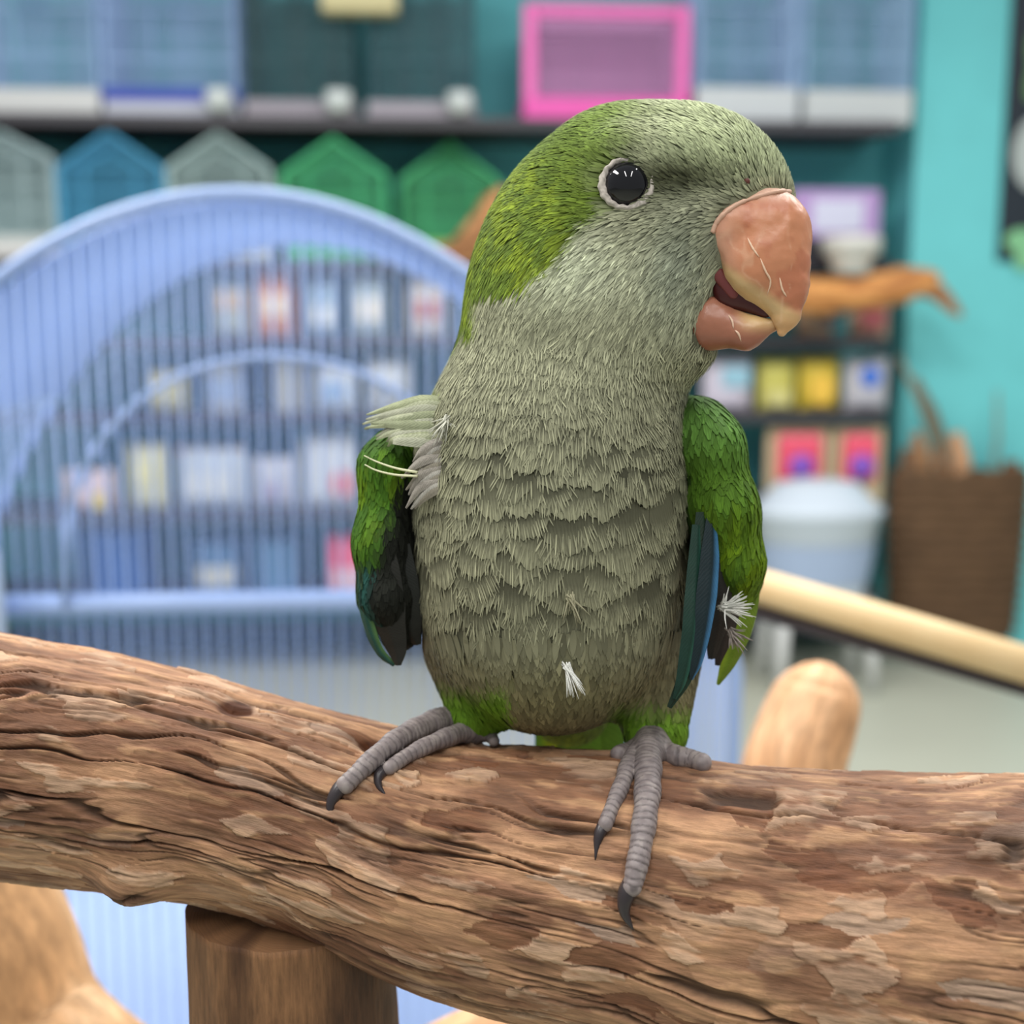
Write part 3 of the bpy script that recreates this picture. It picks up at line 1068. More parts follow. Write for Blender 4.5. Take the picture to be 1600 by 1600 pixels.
for (a, b, r, c) in STK:
    pa, pb = wl(*a, yb + .08), wl(*b, yb + .08)
    xa, xb = pa[0] - (bx0 + bx1) / 2, pb[0] - (bx0 + bx1) / 2
    m = MB()
    m.tube([(xa, 0, .05), (xa, 0, pa[1] - zbot), ((xa + xb) / 2 + .008, -.01, (pa[1] + pb[1]) / 2 - zbot), (xb, 0, pb[1] - zbot)], [r, r, r * .9, r * .6], 10)
    m.build('stick', pm(c, .7, scale=20, var=.2), t, smooth=True)

# dark board with cut-out shapes on the turquoise wall
yw = -.30
x0, zt = wl(1584, -60, yw)
zb_ = wl(1580, 408, yw)[1]
t = tag(wroot('wall_board', x0 + .45, yw - .012, (zb_)), 'dark board with white disc and green shapes on the turquoise wall', 'board')
MB().box(-.45, .5, 0, .012, 0, zt - zb_).build('panel', pm((34, 44, 54), .5), t, bevel=.003)
def disc(px, py, rx, rz, c, n, ang=0, leaf=False):
    x, z = wl(px, py, yw - .014)
    m = MB()
    pts = []
    for k in range(28):
        a = 2 * math.pi * k / 28
        r = 1 if not leaf else (.75 + .25 * math.cos(3 * a))
        u, v = rx * r * math.cos(a), rz * r * math.sin(a)
        pts.append((u * math.cos(ang) - v * math.sin(ang), u * math.sin(ang) + v * math.cos(ang)))
    m.prism(pts, -.006, 0)
    m.build(n, pm(c, .5), t, loc=(x - x0 - .45, 0, z - zb_))
disc(1622, 240, .085, .12, (178, 188, 186), 'white_disc')
disc(1622, 105, .06, .12, (96, 134, 88), 'green_shape', leaf=True)
disc(1610, 382, .11, .075, (132, 196, 146), 'green_shape', ang=.5, leaf=True)

# ------------------------------------------------------------------ the big blue arch-topped cage
YC = 0.92
CY = math.radians(4.0)
def py_(px, py, Y=YC):
    d = ray(px, py)
    return CAM + d * (Y / d[1])
capex = py_(370, 302)
SCL = np.linalg.norm(py_(470, 620) - py_(370, 620)) / 100      # metres per pixel on the front plane
AX = 795 * SCL                                                  # half width
BZ = 780 * SCL
PEX = 1.3
z_apex = capex[2]
big = tag(empty('arch_cage', (capex[0], YC, 0), CY), 'large pale blue arch-topped wire cage behind the branch', 'cage')
PERI = pm((160, 184, 230), .35)
DEPTH = .52
ZT = .44
def zarch(x):
    u = min(abs(x) / AX, .9999)
    return z_apex - BZ + BZ * (1 - u * u) ** (1 / PEX)
def arch_pts(y, n=64, x0=-1, x1=1, zmin=.45, ins=0.0):
    pts = [(x0 * AX, y, zmin)] if x0 == -1 else []
    for i in range(n + 1):
        a = math.pi * (1 - i / n)
        x = AX * math.cos(a) * .9995
        pts.append((x, y, zarch(x) - ins))
    pts.append((AX, y, zmin))
    return pts
def part(m, n, mat=PERI, smooth=True):
    return m.build(n, mat, big, smooth=smooth)
for y in (0, DEPTH):
    part(MB().tube(arch_pts(y), .0052, 8), 'arch_rim')
zrail = py_(370, 940)[2]
part(MB().tube([(-AX, 0, zrail), (AX, 0, zrail)], .0085, 8), 'rail')
for y in (0, DEPTH):
    part(MB().tube([(-AX, y, ZT + .05), (AX, y, ZT + .05)], .0085, 8), 'rail')
# bars of the two gables
bar_cache = {}
def bar(x, y, z0, z1, r=.0014):
    key = round(z1 - z0, 3)
    if key not in bar_cache:
        bar_cache[key] = mesh('bar', *(lambda m: (m.v, m.f))(MB().tube([(0, 0, 0), (0, 0, z1 - z0)], r, 6)))
        bar_cache[key].materials.append(PERI)
    o = bpy.data.objects.new('bar', bar_cache[key])
    COL.objects.link(o)
    o.parent = big
    o.location = (x, y, z0)
for y, nb in ((0, 66), (DEPTH, 44)):
    for i in range(1, nb):
        x = -AX + 2 * AX * i / nb
        bar(x, y, ZT + .05, zarch(x))
# side bars and the run of hoops over the vault
for s in (-1, 1):
    for i in range(1, 26):
        bar(s * AX, DEPTH * i / 26, ZT + .05, zarch(AX * .999), .0013)
# moulded roof sheet under the vault wires
m = MB()
nn = 44
lim = .74
for y in (.012, DEPTH - .02):
    for i in range(nn + 1):
        x = AX * lim * (2 * i / nn - 1) * (1.0)
        m.v.append((x, y, zarch(x) - .006))
for y in (.012, DEPTH - .02):
    for i in range(nn + 1):
        x = AX * lim * (2 * i / nn - 1)
        m.v.append((x, y, zarch(x) - .010))
k_ = nn + 1
for i in range(nn):
    m.f.append((i, i + 1, k_ + i + 1, k_ + i))
    m.f.append((2 * k_ + i, 3 * k_ + i, 3 * k_ + i + 1, 2 * k_ + i + 1))
    m.f.append((i, 2 * k_ + i, 2 * k_ + i + 1, i + 1))
    m.f.append((k_ + i, k_ + i + 1, 3 * k_ + i + 1, 3 * k_ + i))
rm, nt, p = newmat('translucent_blue_plastic')
tl = nt.nodes.new('ShaderNodeBsdfTranslucent')
tl.inputs[0].default_value = (*L(186, 204, 234), 1)
p.inputs['Base Color'].default_value = (*L(158, 180, 218), 1)
p.inputs['Roughness'].default_value = .35
ms = nt.nodes.new('ShaderNodeMixShader')
ms.inputs[0].default_value = .55
nt.links.new(p.outputs[0], ms.inputs[1])
nt.links.new(tl.outputs[0], ms.inputs[2])
nt.links.new(ms.outputs[0], nt.nodes['Material Output'].inputs[0])
part(m, 'roof_sheet', rm)
for i in range(1, 24):      # hoops of wire on the vault
    hp = [(x, y, z) for (x, y, z) in arch_pts(DEPTH * i / 24, 40)][1:-1]
    part(MB().tube(hp, .0014, 5), 'hoop')
# arched door on the front
xc = py_(432, 700)[0] - capex[0]
zt = py_(432, 556)[2]
hw = 335 * SCL
dp = []
for i in range(41):
    a = math.pi * (1 - i / 40)
    dp.append((xc + hw * math.cos(a), -.008, zrail + (zt - zrail) * math.sin(a) ** .8 if 0 < i < 40 else zrail))
d_ = part(MB().tube(dp, .0028, 8), 'door')
part(MB().box(-AX, AX, 0, DEPTH, ZT, ZT + .05), 'tray', pm((176, 198, 238), .4), smooth=False)
for s in (-1, 1):
    for y in (.01, DEPTH - .01):
        part(MB().lathe([(0, 0), (.014, 0), (.014, ZT), (0, ZT)], 14, (s * (AX - .02), y)), 'leg')
# white drinker clipped on the front
xw, zw = py_(6, 990)[0], py_(6, 990)[2]
t = tag(empty('drinker', (xw, YC - .045, zw), CY), 'white plastic drinker clipped to the front of the blue arch cage', 'drinker')
m = MB()
m.lathe([(0, 0), (.018, 0), (.02, .004), (.02, .05), (.018, .07), (.010, .085), (0, .088)], 20)
m.build('bottle', pm((196, 212, 232), .35), t, smooth=True)
m = MB().box(-.012, .012, -.02, 0, -.006, .004)
m.build('spout', pm((200, 214, 232), .35), t, bevel=.002)
# ------------------------------------------------------------------ parrot
foot_l = hit(branch_sdf, 705, 1150)
foot_r = hit(branch_sdf, 1010, 1190)
PB = tw((foot_l + foot_r) / 2)[0]
parrot = tag(empty('parrot', PB), 'green and grey parakeet with salmon beak standing on the bark branch', 'parrot')

def blocal(V): return tw(V) - PB

BY = -112
def up_sdf(P):
    k = .78
    t = cone(P, B(1146, 352, BY - 14), B(1192, 368, BY), 44, 69, k)
    t = smin(t, cone(P, B(1192, 368, BY), B(1198, 412, BY - 8), 69, 64, k), 10)
    t = smin(t, cone(P, B(1198, 412, BY - 8), B(1221, 454, BY - 18), 64, 38, k), 12)
    t = smin(t, cone(P, B(1221, 454, BY - 18), B(1228, 492, BY - 22), 38, 20, k), 12)
    t = smin(t, cone(P, B(1228, 492, BY - 22), B(1222, 518, BY - 22), 20, 7, k), 10)
    # tomial bulge on the cutting edge
    t = smin(t, cone(P, B(1128, 360, BY - 18), B(1172, 428, BY - 28), 22, 24, k), 14)
    return t + .9 * (fbm(P / 16, 4, 3) - .5) * 3
LY = BY + 22
def low_sdf(P):
    k = .86
    t = cone(P, B(1084, 446, LY + 12), B(1112, 505, LY - 4), 20, 38, k)
    t = smin(t, cone(P, B(1112, 505, LY - 4), B(1165, 519, LY - 24), 38, 25, k), 12)
    t = smin(t, cone(P, B(1165, 519, LY - 24), B(1205, 508, LY - 34), 25, 11, k), 12)
    return t + .9 * (fbm(P / 14, 8, 3) - .5) * 3
def mouth_sdf(P):
    t = cone(P, B(1112, 395, BY + 8), B(1150, 450, BY), 30, 32, .55)
    return smin(t, cone(P, B(1150, 450, BY), B(1196, 482, BY - 12), 32, 14, .55), 10)
def beak_all(P):
    return np.minimum(np.minimum(up_sdf(P), low_sdf(P)), mouth_sdf(P))

BACKD = 70
def body_sdf(P):
    t = ell(P, B(860, 900, BACKD), (214, 225, 246))
    t = smin(t, ell(P, B(858, 720, 40), (186, 175, 180)), 120)
    t = smin(t, cone(P, B(864, 690, 30), B(902, 530, 10), 174, 162, .88), 90)
    h = cone(P, B(930, 376, 20), B(985, 336, -5), 158, 154, .8)
    h = smin(h, cone(P, B(985, 336, -5), B(1072, 336, -35), 154, 163, .78), 60)
    h = smin(h, cone(P, B(930, 430, 0), B(1010, 450, -30), 170, 108, .8), 50)
    t = smin(t, h, 110)
    # chin under the beak
    t = smin(t, cone(P, B(1000, 500, -40), B(1078, 545, -60), 90, 26, .8), 50)
    # brow over the eye, lores hollow
    t = smin(t, cone(P, B(965, 234, -116), B(1118, 252, -126), 24, 30), 40)
    g = np.exp(-(((P - B(1066, 296, -150)) / np.array([56, 60, 26])) ** 2).sum(1))
    t = t + 14 * g
    t = smin(t, cone(P, B(1034, 436, -84), B(1044, 520, -74), 50, 44), 40)
    # the beak's seat
    cut = np.minimum(cone(P, B(1144, 354, -196), B(1194, 394, -184), 42, 58), cone(P, B(1114, 396, -182), B(1146, 480, -176), 24, 40))
    t = -smin(-t, cut, 24)
    # thighs
    t = smin(t, cone(P, B(738, 1020, 90), B(744, 1112, 70), 70, 40), 30)
    t = smin(t, cone(P, B(1012, 1030, 90), B(1024, 1140, 60), 84, 46), 30)
    # rump and tail root
    t = smin(t, cone(P, B(872, 960, 190), B(890, 1100, 330), 150, 70), 90)
    return t

bv, bq = surfnet(body_sdf, (-260, -260, -420), (520, 480, 690), 9)
bn = grad(body_sdf, bv)
bn /= np.linalg.norm(bn, axis=1)[:, None]

def scr(P):
    s = 1 + P[:, 1] / F
    return 800 + P[:, 0] / s, 800 - P[:, 2] / s

def mixc(C, c, w):
    return C + (np.asarray(c) - C) * np.clip(w, 0, 1)[:, None]

def body_color(P):
    """plumage pigment of the bird by place on the body, plus painted brow shading"""
    x, y = scr(P)
    d = P[:, 1]
    nz = fbm(P / 38, 3, 3)
    C = np.tile(L(132, 131, 106), (len(P), 1))
    C = mixc(C, L(142, 142, 116), sstep(900, 640, y))
    C = mixc(C, L(162, 163, 134), sstep(660, 480, y))                                 # throat and cheek
    C = mixc(C, L(128, 122, 88), sstep(960, 1080, y))                                 # belly, olive
    C = mixc(C, L(202, 208, 176), np.exp(-((x - 915) / 88) ** 2 - ((y - 395) / 48) ** 2))
    C = mixc(C, L(186, 196, 152), sstep(330, 240, y) * sstep(960, 1100, x))           # pale forehead, lightened further to paint in the brow's shading
    C = mixc(C, L(84, 86, 62), 1.15 * np.exp(-((x - 1062) / 70) ** 2 - ((y - 288) / 30) ** 2))  # dark lores: shade below the brow painted into the colour
    C = mixc(C, L(150, 158, 138), .8 * np.exp(-((x - 1075) / 50) ** 2 - ((y - 400) / 70) ** 2))
    # green crown, nape and back
    xb = np.where(y < 330, 1010 - (y - 165) * .36, np.where(y < 430, 950 - (y - 330) * 1.15, 762 - (y - 430) * .38))
    wd = np.where(y < 300, 120, np.where(y < 440, 34, 16))
    g = sstep(.5, -.5, (x - xb + (nz - .5) * 50) / wd)
    grn = L(104, 126, 48) + (L(136, 156, 46) - L(104, 126, 48)) * (sstep(.35, .7, fbm(P / 15, 13, 2)) * sstep(960, 840, x) * sstep(210, 280, y))[:, None]
    grn = grn + (L(128, 150, 74) - grn) * sstep(860, 1000, x)[:, None] * sstep(300, 200, y)[:, None]
    C = C + (grn - C) * (g * sstep(620, 560, y))[:, None]
    C = C + (grn * .8 - C) * sstep(120, 190, d)[:, None]
    # thighs green
    tg = np.maximum(sstep(1040, 1085, y + .25 * np.abs(x - 735)) * sstep(800, 775, x), sstep(1060, 1110, y) * sstep(955, 985, x))
    C = C + (L(104, 150, 30) - C) * tg[:, None] * .9
    return C

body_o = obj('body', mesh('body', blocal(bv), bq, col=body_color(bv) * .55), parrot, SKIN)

# --- scattering over the body
def sample(V, Q, n):
    a, b, c, d = (V[Q[:, k]] for k in range(4))
    ar = .5 * np.linalg.norm(np.cross(c - a, d - b), axis=1)
    i = RNG.choice(len(Q), n, p=ar / ar.sum())
    u, v = RNG.random(n)[:, None], RNG.random(n)[:, None]
    return (a[i] * (1 - u) + b[i] * u) * (1 - v) + (d[i] * (1 - u) + c[i] * u) * v

def scatter(V, Q, n, spacing, keep):
    a, b, c, d = (V[Q[:, k]] for k in range(4))
    ar = .5 * np.linalg.norm(np.cross(c - a, d - b), axis=1)
    i = RNG.choice(len(Q), n, p=ar / ar.sum())
    u, v = RNG.random(n)[:, None], RNG.random(n)[:, None]
    P = (a[i] * (1 - u) + b[i] * u) * (1 - v) + (d[i] * (1 - u) + c[i] * u) * v
    P = P[keep(P)]
    sp = spacing(P)
    out, grid = [], {}
    cs = float(sp.max())
    for k in range(len(P)):
        key = tuple((P[k] // cs).astype(int))
        ok = True
        for dx in (-1, 0, 1):
            for dy in (-1, 0, 1):
                for dz in (-1, 0, 1):
                    for j in grid.get((key[0] + dx, key[1] + dy, key[2] + dz), ()):
                        if ((P[j] - P[k]) ** 2).sum() < sp[k] ** 2:
                            ok = False
                            break
                    if not ok: break
                if not ok: break
            if not ok: break
        if ok:
            grid.setdefault(key, []).append(k)
            out.append(k)
    return P[out]

BK = B(1175, 372, -70)
def flow(P):
    x, y = scr(P)
    a = P - BK
    a /= np.linalg.norm(a, axis=1)[:, None]
    a = a + np.array([0, 0, -1.0]) * (.15 + .75 * sstep(300, 400, y))[:, None]
    dn = np.stack([(P[:, 0] - B(866, 0)[0]) * .0012, np.full(len(P), .12), -np.ones(len(P))], 1)
    w = sstep(430, 640, y)[:, None] + sstep(250, 0, x - 700)[:, None] * sstep(380, 480, y)[:, None]
    w = np.clip(w, 0, 1)
    f = a * (1 - w) + dn * w
    return f

def tangent(v, n):
    v = v - n * (v * n).sum(1)[:, None]
    return v / np.maximum(np.linalg.norm(v, axis=1), 1e-9)[:, None]

def lay(f, P, ln, wd, C0, C1, nu=9, nv=8, base=2.0, lift=5.0, barb=0.0, jag=.0, jit=.12, camber=.0, round_=.36, flowf=None,
        fringe=(.45, .8), barb_px=5.0, taper=None, seed=0, dirs=None, conform=True):
    """a coat of feathers (or filaments) laid over the surface f; returns mesh data"""
    rg = np.random.default_rng(100 + seed)
    n = len(P)
    N = grad(f, P)
    N /= np.linalg.norm(N, axis=1)[:, None]
    D = tangent((flowf or flow)(P) if dirs is None else dirs, N)
    D = D + jit * rg.standard_normal((n, 1)) * np.cross(N, D)
    D = tangent(D, N)
    X = np.cross(N, D)
    u = np.linspace(-1, 1, nu)[None, None, :]
    t = np.linspace(0, 1, nv)[None, :, None]
    ln, wd = np.broadcast_to(ln, (n,))[:, None, None], np.broadcast_to(wd, (n,))[:, None, None]
    if taper is None:
        al = t * (1 - round_ * u * u * t)
        ac = u * (.45 + .55 * np.minimum(1, t / .55) ** .7) * (1 - .12 * t)
    else:
        al = t + 0 * u
        ac = u * (np.sin(np.pi * np.clip(t * .86 + .12, 0, 1)) ** taper)
    al = np.broadcast_to(al, (n, nv, nu)).copy()
    if jag:
        al[:, -1, :] += jag * (rg.random((n, nu)) - .6)
    ac = np.broadcast_to(ac, (n, nv, nu))
    hh = base + lift * np.broadcast_to(t, (n, nv, nu)) ** 1.2 + rg.random((n, 1, 1)) * 1.2 - camber * ac * ac
    V = P[:, None, None] + (al * ln)[..., None] * D[:, None, None] + (ac * wd)[..., None] * X[:, None, None]
    V = V.reshape(-1, 3)
    H = hh.reshape(-1)
    if conform:
        for _ in range(2 if nu > 3 else 1):
            fv = evalc(f, V)
            g = grad(f, V)
            V = V - ((fv - H) / np.maximum((g * g).sum(1), .1))[:, None] * g
    else:
        V = V + (N[:, None, None] * hh[..., None]).reshape(-1, 3)
    q = al + .10 * u * u
    fr = sstep(fringe[0], fringe[1], q)
    C = C0[:, None, None] + (C1 - C0)[:, None, None] * fr[..., None]
    C = C * (1 + .16 * rg.standard_normal((n, 1, 1, 1)) * np.ones((1, 1, 1, 1))).clip(.6, 1.5)
    bb = np.broadcast_to(barb, (n,))[:, None, None] * sstep(fringe[0] - .22, fringe[1] - .1, q)
    uv = np.stack([(ac * wd) / barb_px * (1 + .0 * t) + rg.random((n, 1, 1)) * 20, al * ln / 24 + rg.random((n, 1, 1)) * 9], -1)
    I = np.arange(n * nv * nu).reshape(n, nv, nu)
    Q = np.stack([I[:, :-1, :-1], I[:, :-1, 1:], I[:, 1:, 1:], I[:, 1:, :-1]], -1).reshape(-1, 4)
    return V, Q, C.reshape(-1, 3), bb.reshape(-1), uv.reshape(-1, 2)

def plumage(name, data, parent, mat, stuff=True):
    V, Q, C, bb, uv = data
    o = obj(name, mesh(name, blocal(V), Q, col=C, attrs={'barb': bb}, uv=uv), parent, mat)
    if stuff: o['kind'] = 'stuff'
    return o

# contour feathers of neck, breast, flanks, belly, back
def keep_breast(P):
    x, y = scr(P)
    return (y > 520) & (y < 1130)
P = scatter(bv, bq, 26000, lambda P: 15 + 20 * sstep(560, 860, scr(P)[1]), keep_breast)
x, y = scr(P)
C = body_color(P)
sc = sstep(560, 860, y)
lo_ = sstep(1010, 900, y)                     # pattern fades to plain olive on the belly
up_ = sstep(540, 640, y)
C = C * .68
grey = C * (.84 - .28 * lo_)[:, None]
fr = C * (1.02 + .26 * lo_)[:, None]
rgb_ = np.random.default_rng(21)
lnf, wdf = (44 + 40 * sc) * (.8 + .4 * rgb_.random(len(P))), (20 + 24 * sc) * (.8 + .4 * rgb_.random(len(P)))
Nf = grad(body_sdf, P)
Nf /= np.linalg.norm(Nf, axis=1)[:, None]
Df = tangent(flow(P), Nf)
Df = tangent(Df + .22 * rgb_.standard_normal((len(P), 1)) * np.cross(Nf, Df), Nf)
data = lay(body_sdf, P, lnf, wdf, grey, fr, nu=15, nv=8, base=1.5, lift=3.2, barb=.25 * lo_, jag=.12, jit=0, dirs=Df, fringe=(.5, .85), seed=1)
plumage('breast_plumage', data, parrot, FEATHER)
# the loose pale barbs fringing each breast feather
bp_, bd_, bl_, bw_, bc_ = [], [], [], [], []
front = P[:, 1] < 150
for i in np.nonzero(front & (lo_ > .12))[0]:
    X = np.cross(Nf[i], Df[i])
    nb_ = int(wdf[i] * 2 / 4.6)
    for k in range(nb_):
        if rgb_.random() > .1 + .9 * lo_[i]: continue
        u = (k + .5) / nb_ * 2 - 1 + .04 * rgb_.standard_normal()
        t0 = .42 + .24 * sc[i] + .12 * rgb_.random()
        bp_.append(P[i] + Df[i] * lnf[i] * t0 * (1 - .3 * u * u) + X * u * wdf[i] * .9)
        bd_.append(Df[i] + X * (.30 * u + .10 * math.sin(i * 1.3) + .07 * rgb_.standard_normal()))
        bl_.append(lnf[i] * (1.0 - t0 + .08 * rgb_.random()) * (1 - .25 * u * u))
        bw_.append(.8 + .3 * rgb_.random())
        bc_.append(C[i] * (1.3 + .5 * rgb_.random()))
bp_, bd_, bc_ = np.array(bp_), np.array(bd_), np.array(bc_)
data = lay(body_sdf, bp_, np.array(bl_), np.array(bw_), bc_ * .72, bc_ * (.7 + .45 * 1), nu=2, nv=5, base=4.6, lift=2.6, taper=.45, jit=0, dirs=bd_, fringe=(.0, .7), seed=4)
plumage('breast_barbs', data, parrot, FUZZ)

# fine filaments: head, throat, belly, thighs
def keep_head(P):
    x, y = scr(P)
    eye = ((x - 980) ** 2 + (y - 287) ** 2) < 40 ** 2
    thin = RNG.random(len(P)) < sstep(690, 560, y)
    return (y < 690) & thin & ~(eye & (P[:, 1] < 0)) & (beak_all(P) > 1.5)
P = sample(bv, bq, 95000)
P = P[keep_head(P)]
x, y = scr(P)
rg = np.random.default_rng(5)
C = body_color(P)
nearbeak = np.exp(-(np.linalg.norm(P - BK, axis=1) / 130) ** 2)
ln = (28 + 22 * sstep(330, 440, y)) * (1 - .55 * nearbeak) * np.where(y < 300, .8, 1)
wd = 1.9 * np.where(y < 330, 1.1, 1.0) * (.7 + .6 * rg.random(len(P)))
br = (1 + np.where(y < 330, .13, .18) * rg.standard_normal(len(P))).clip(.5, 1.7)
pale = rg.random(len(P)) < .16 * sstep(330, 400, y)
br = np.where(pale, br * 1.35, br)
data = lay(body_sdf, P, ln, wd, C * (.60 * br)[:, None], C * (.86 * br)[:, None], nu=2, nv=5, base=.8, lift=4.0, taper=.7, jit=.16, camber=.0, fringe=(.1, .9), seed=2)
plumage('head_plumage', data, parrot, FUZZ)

def keep_leg(P):
    x, y = scr(P)
    return (y > 980)
P = sample(bv, bq, 30000)
P = P[keep_leg(P)]
x, y = scr(P)
C = body_color(P)
br = (1 + .12 * rg.standard_normal(len(P))).clip(.6, 1.5)
data = lay(body_sdf, P, 40.0, 5.0, C * (.68 * br)[:, None], C * (.84 * br)[:, None], nu=2, nv=5, base=5, lift=3.0, taper=.7, jit=.12, fringe=(.1, .9), seed=3,
           flowf=lambda P: np.tile(np.array([0, .1, -1.0]), (len(P), 1)))
plumage('belly_down', data, parrot, FUZZ)

# --- eye
es = hit(body_sdf, 980, 287)
en = grad(body_sdf, es[None])[0]
en /= np.linalg.norm(en)
en = en * .5 + np.array([0, -1, .08]) * .5
en /= np.linalg.norm(en)
ec = es - en * 12
def sphere(c, r, n=32, m=20, axis=None):
    V, Q = [], []
    for i in range(m + 1):
        for k in range(n):
            a, b = math.pi * i / m, 2 * math.pi * k / n
            V.append(c + r * np.array([math.sin(a) * math.cos(b), math.sin(a) * math.sin(b), math.cos(a)]))
    for i in range(m):
        for k in range(n):
            Q.append((i * n + k, i * n + (k + 1) % n, (i + 1) * n + (k + 1) % n, (i + 1) * n + k))
    return np.array(V), np.array(Q)
V, Q = sphere(ec, 35)
eyem, nt, p = newmat('eye')
p.inputs['Base Color'].default_value = (.006, .006, .008, 1)
p.inputs['Roughness'].default_value = .04
p.inputs['Specular IOR Level'].default_value = .45
p.inputs['Coat Weight'].default_value = .0
p.inputs['Coat Roughness'].default_value = .03
eye = obj('eye', mesh('eye', blocal(V), Q[:, ::-1]), parrot, eyem)
# bare ring of pale skin
a1 = np.cross(en, [0, 0, 1.0]); a1 /= np.linalg.norm(a1)
a2 = np.cross(en, a1)
nR, nT = 72, 14
V, Q, C = [], [], []
rg = np.random.default_rng(9)
for i in range(nR):
    an = 2 * math.pi * i / nR
    e = math.cos(an) * a1 + math.sin(an) * a2
    for k in range(nT):
        b = 2 * math.pi * k / nT
        rad = 36.0 + (5.2 + 1.2 * math.sin(an * 3 + 1)) * math.cos(b) + .9 * math.sin(an * 17)
        V.append(ec + en * (13.5 + 5.5 * math.sin(b) + .8 * math.sin(an * 11 + 2 * b)) + e * rad)
        C.append(L(186, 178, 168) * (.65 + .6 * rg.random()))
for i in range(nR):
    for k in range(nT):
        j, l = (i + 1) % nR, (k + 1) % nT
        Q.append((i * nT + k, i * nT + l, j * nT + l, j * nT + k))
obj('eye_ring', mesh('eye_ring', blocal(np.array(V)), np.array(Q), col=np.array(C)), parrot, SKIN)

# --- beak
def beak_mat():
    m, nt, p = newmat('beak_horn')
    a = attr(nt, 'Col')
    nt.links.new(a.outputs['Color'], p.inputs['Base Color'])
    p.inputs['Roughness'].default_value = .38
    p.inputs['Subsurface Weight'].default_value = .05
    p.inputs['Subsurface Radius'].default_value = (.004, .0018, .001)
    p.inputs['Subsurface Scale'].default_value = .5
    tc = nt.nodes.new('ShaderNodeTexCoord')
    n = nt.nodes.new('ShaderNodeTexNoise')
    n.inputs['Scale'].default_value = 450
    n.inputs['Detail'].default_value = 5
    nt.links.new(tc.outputs['Object'], n.inputs['Vector'])
    bp = nt.nodes.new('ShaderNodeBump')
    bp.inputs['Strength'].default_value = .25
    bp.inputs['Distance'].default_value = .0004
    nt.links.new(n.outputs['Fac'], bp.inputs['Height'])
    nt.links.new(bp.outputs[0], p.inputs['Normal'])
    return m
BEAK = beak_mat()
V, Q = surfnet(up_sdf, (265, -180, 250), (485, 30, 600), 3.2)
x, y = scr(V)
nz = fbm(V / 26, 12, 3)
C = np.tile(L(192, 128, 92), (len(V), 1))
C = mixc(C, L(176, 106, 76), sstep(.5, .7, nz) * .7)
C = mixc(C, L(208, 156, 130), sstep(1170, 1120, x) * .8)
edge = (x - 1152) * .56 - (y - 444) * .83             # distance from the cutting edge
C = mixc(C, L(208, 174, 124), sstep(24, 4, edge) * sstep(380, 430, y))
C = mixc(C, L(206, 160, 110), sstep(480, 512, y))
C = mixc(C, L(204, 164, 142), sstep(322, 298, y))
crk = sstep(.93, .99, 1 - np.abs(2 * fbm(V / np.array([34, 30, 60]), 23, 2) - 1)) * sstep(340, 380, y)
C = mixc(C, L(230, 196, 164), crk * .22)
upper = obj('upper_mandible', mesh('upper_mandible', blocal(V), Q, col=C), parrot, BEAK)
# flakes of peeling horn
for k, pts in enumerate([[(1168, 372), (1176, 388), (1186, 402)], [(1218, 434), (1222, 452), (1229, 464)], [(1188, 404), (1196, 424), (1204, 440), (1198, 462)]]):
    m = MB()
    q = [hit(up_sdf, a, b) + np.array([0, -1.0, 0]) for a, b in pts]
    q = catmull(q, 9)
    m.tube(blocal(q), [.55 * w * PXM for w in (.6, 2, 2.8, 2.4, 3, 2.2, 2.6, 1.6, .5)], 7)
    m.build('horn_flake', pm((230, 196, 166), .5), upper, smooth=True)
V, Q = surfnet(low_sdf, (230, -180, 220), (450, 30, 440), 3.2)
x, y = scr(V)
C = np.tile(L(162, 106, 82), (len(V), 1))
C = mixc(C, L(150, 90, 72), sstep(500, 545, y) * .6)
C = mixc(C, L(206, 172, 118), sstep(1140, 1180, x) * sstep(530, 495, y))
C = mixc(C, L(214, 186, 160), sstep(6, -10, (y - 448) - (x - 1126) * 1.0) * .7 * sstep(1150, 1110, x))
lower = obj('lower_mandible', mesh('lower_mandible', blocal(V), Q, col=C), parrot, BEAK)
for k, pts in enumerate([[(1138, 492), (1144, 502), (1146, 514)], [(1148, 516), (1154, 522), (1158, 534)]]):
    m = MB()
    q = catmull([hit(low_sdf, a, b) + np.array([0, -.8, 0]) for a, b in pts], 7)
    m.tube(blocal(q), [.6 * w * PXM for w in (.6, 2.2, 2.8, 3, 2.4, 2, .5)], 7)
    m.build('horn_flake', pm((224, 190, 164), .5), lower, smooth=True)
# mouth lining and tongue inside the open beak
V, Q = surfnet(mouth_sdf, (260, -140, 270), (430, 10, 460), 4)
mm = pm((70, 26, 26), .35)
obj('mouth_lining', mesh('mouth_lining', blocal(V), Q), parrot, mm)
def tong_sdf(P):
    return cone(P, B(1106, 404, BY - 10), B(1146, 458, BY - 14), 14, 9, .6)
V, Q = surfnet(tong_sdf, (280, -150, 310), (380, -40, 420), 3)
obj('tongue', mesh('tongue', blocal(V), Q), parrot, pm((112, 54, 52), .35))
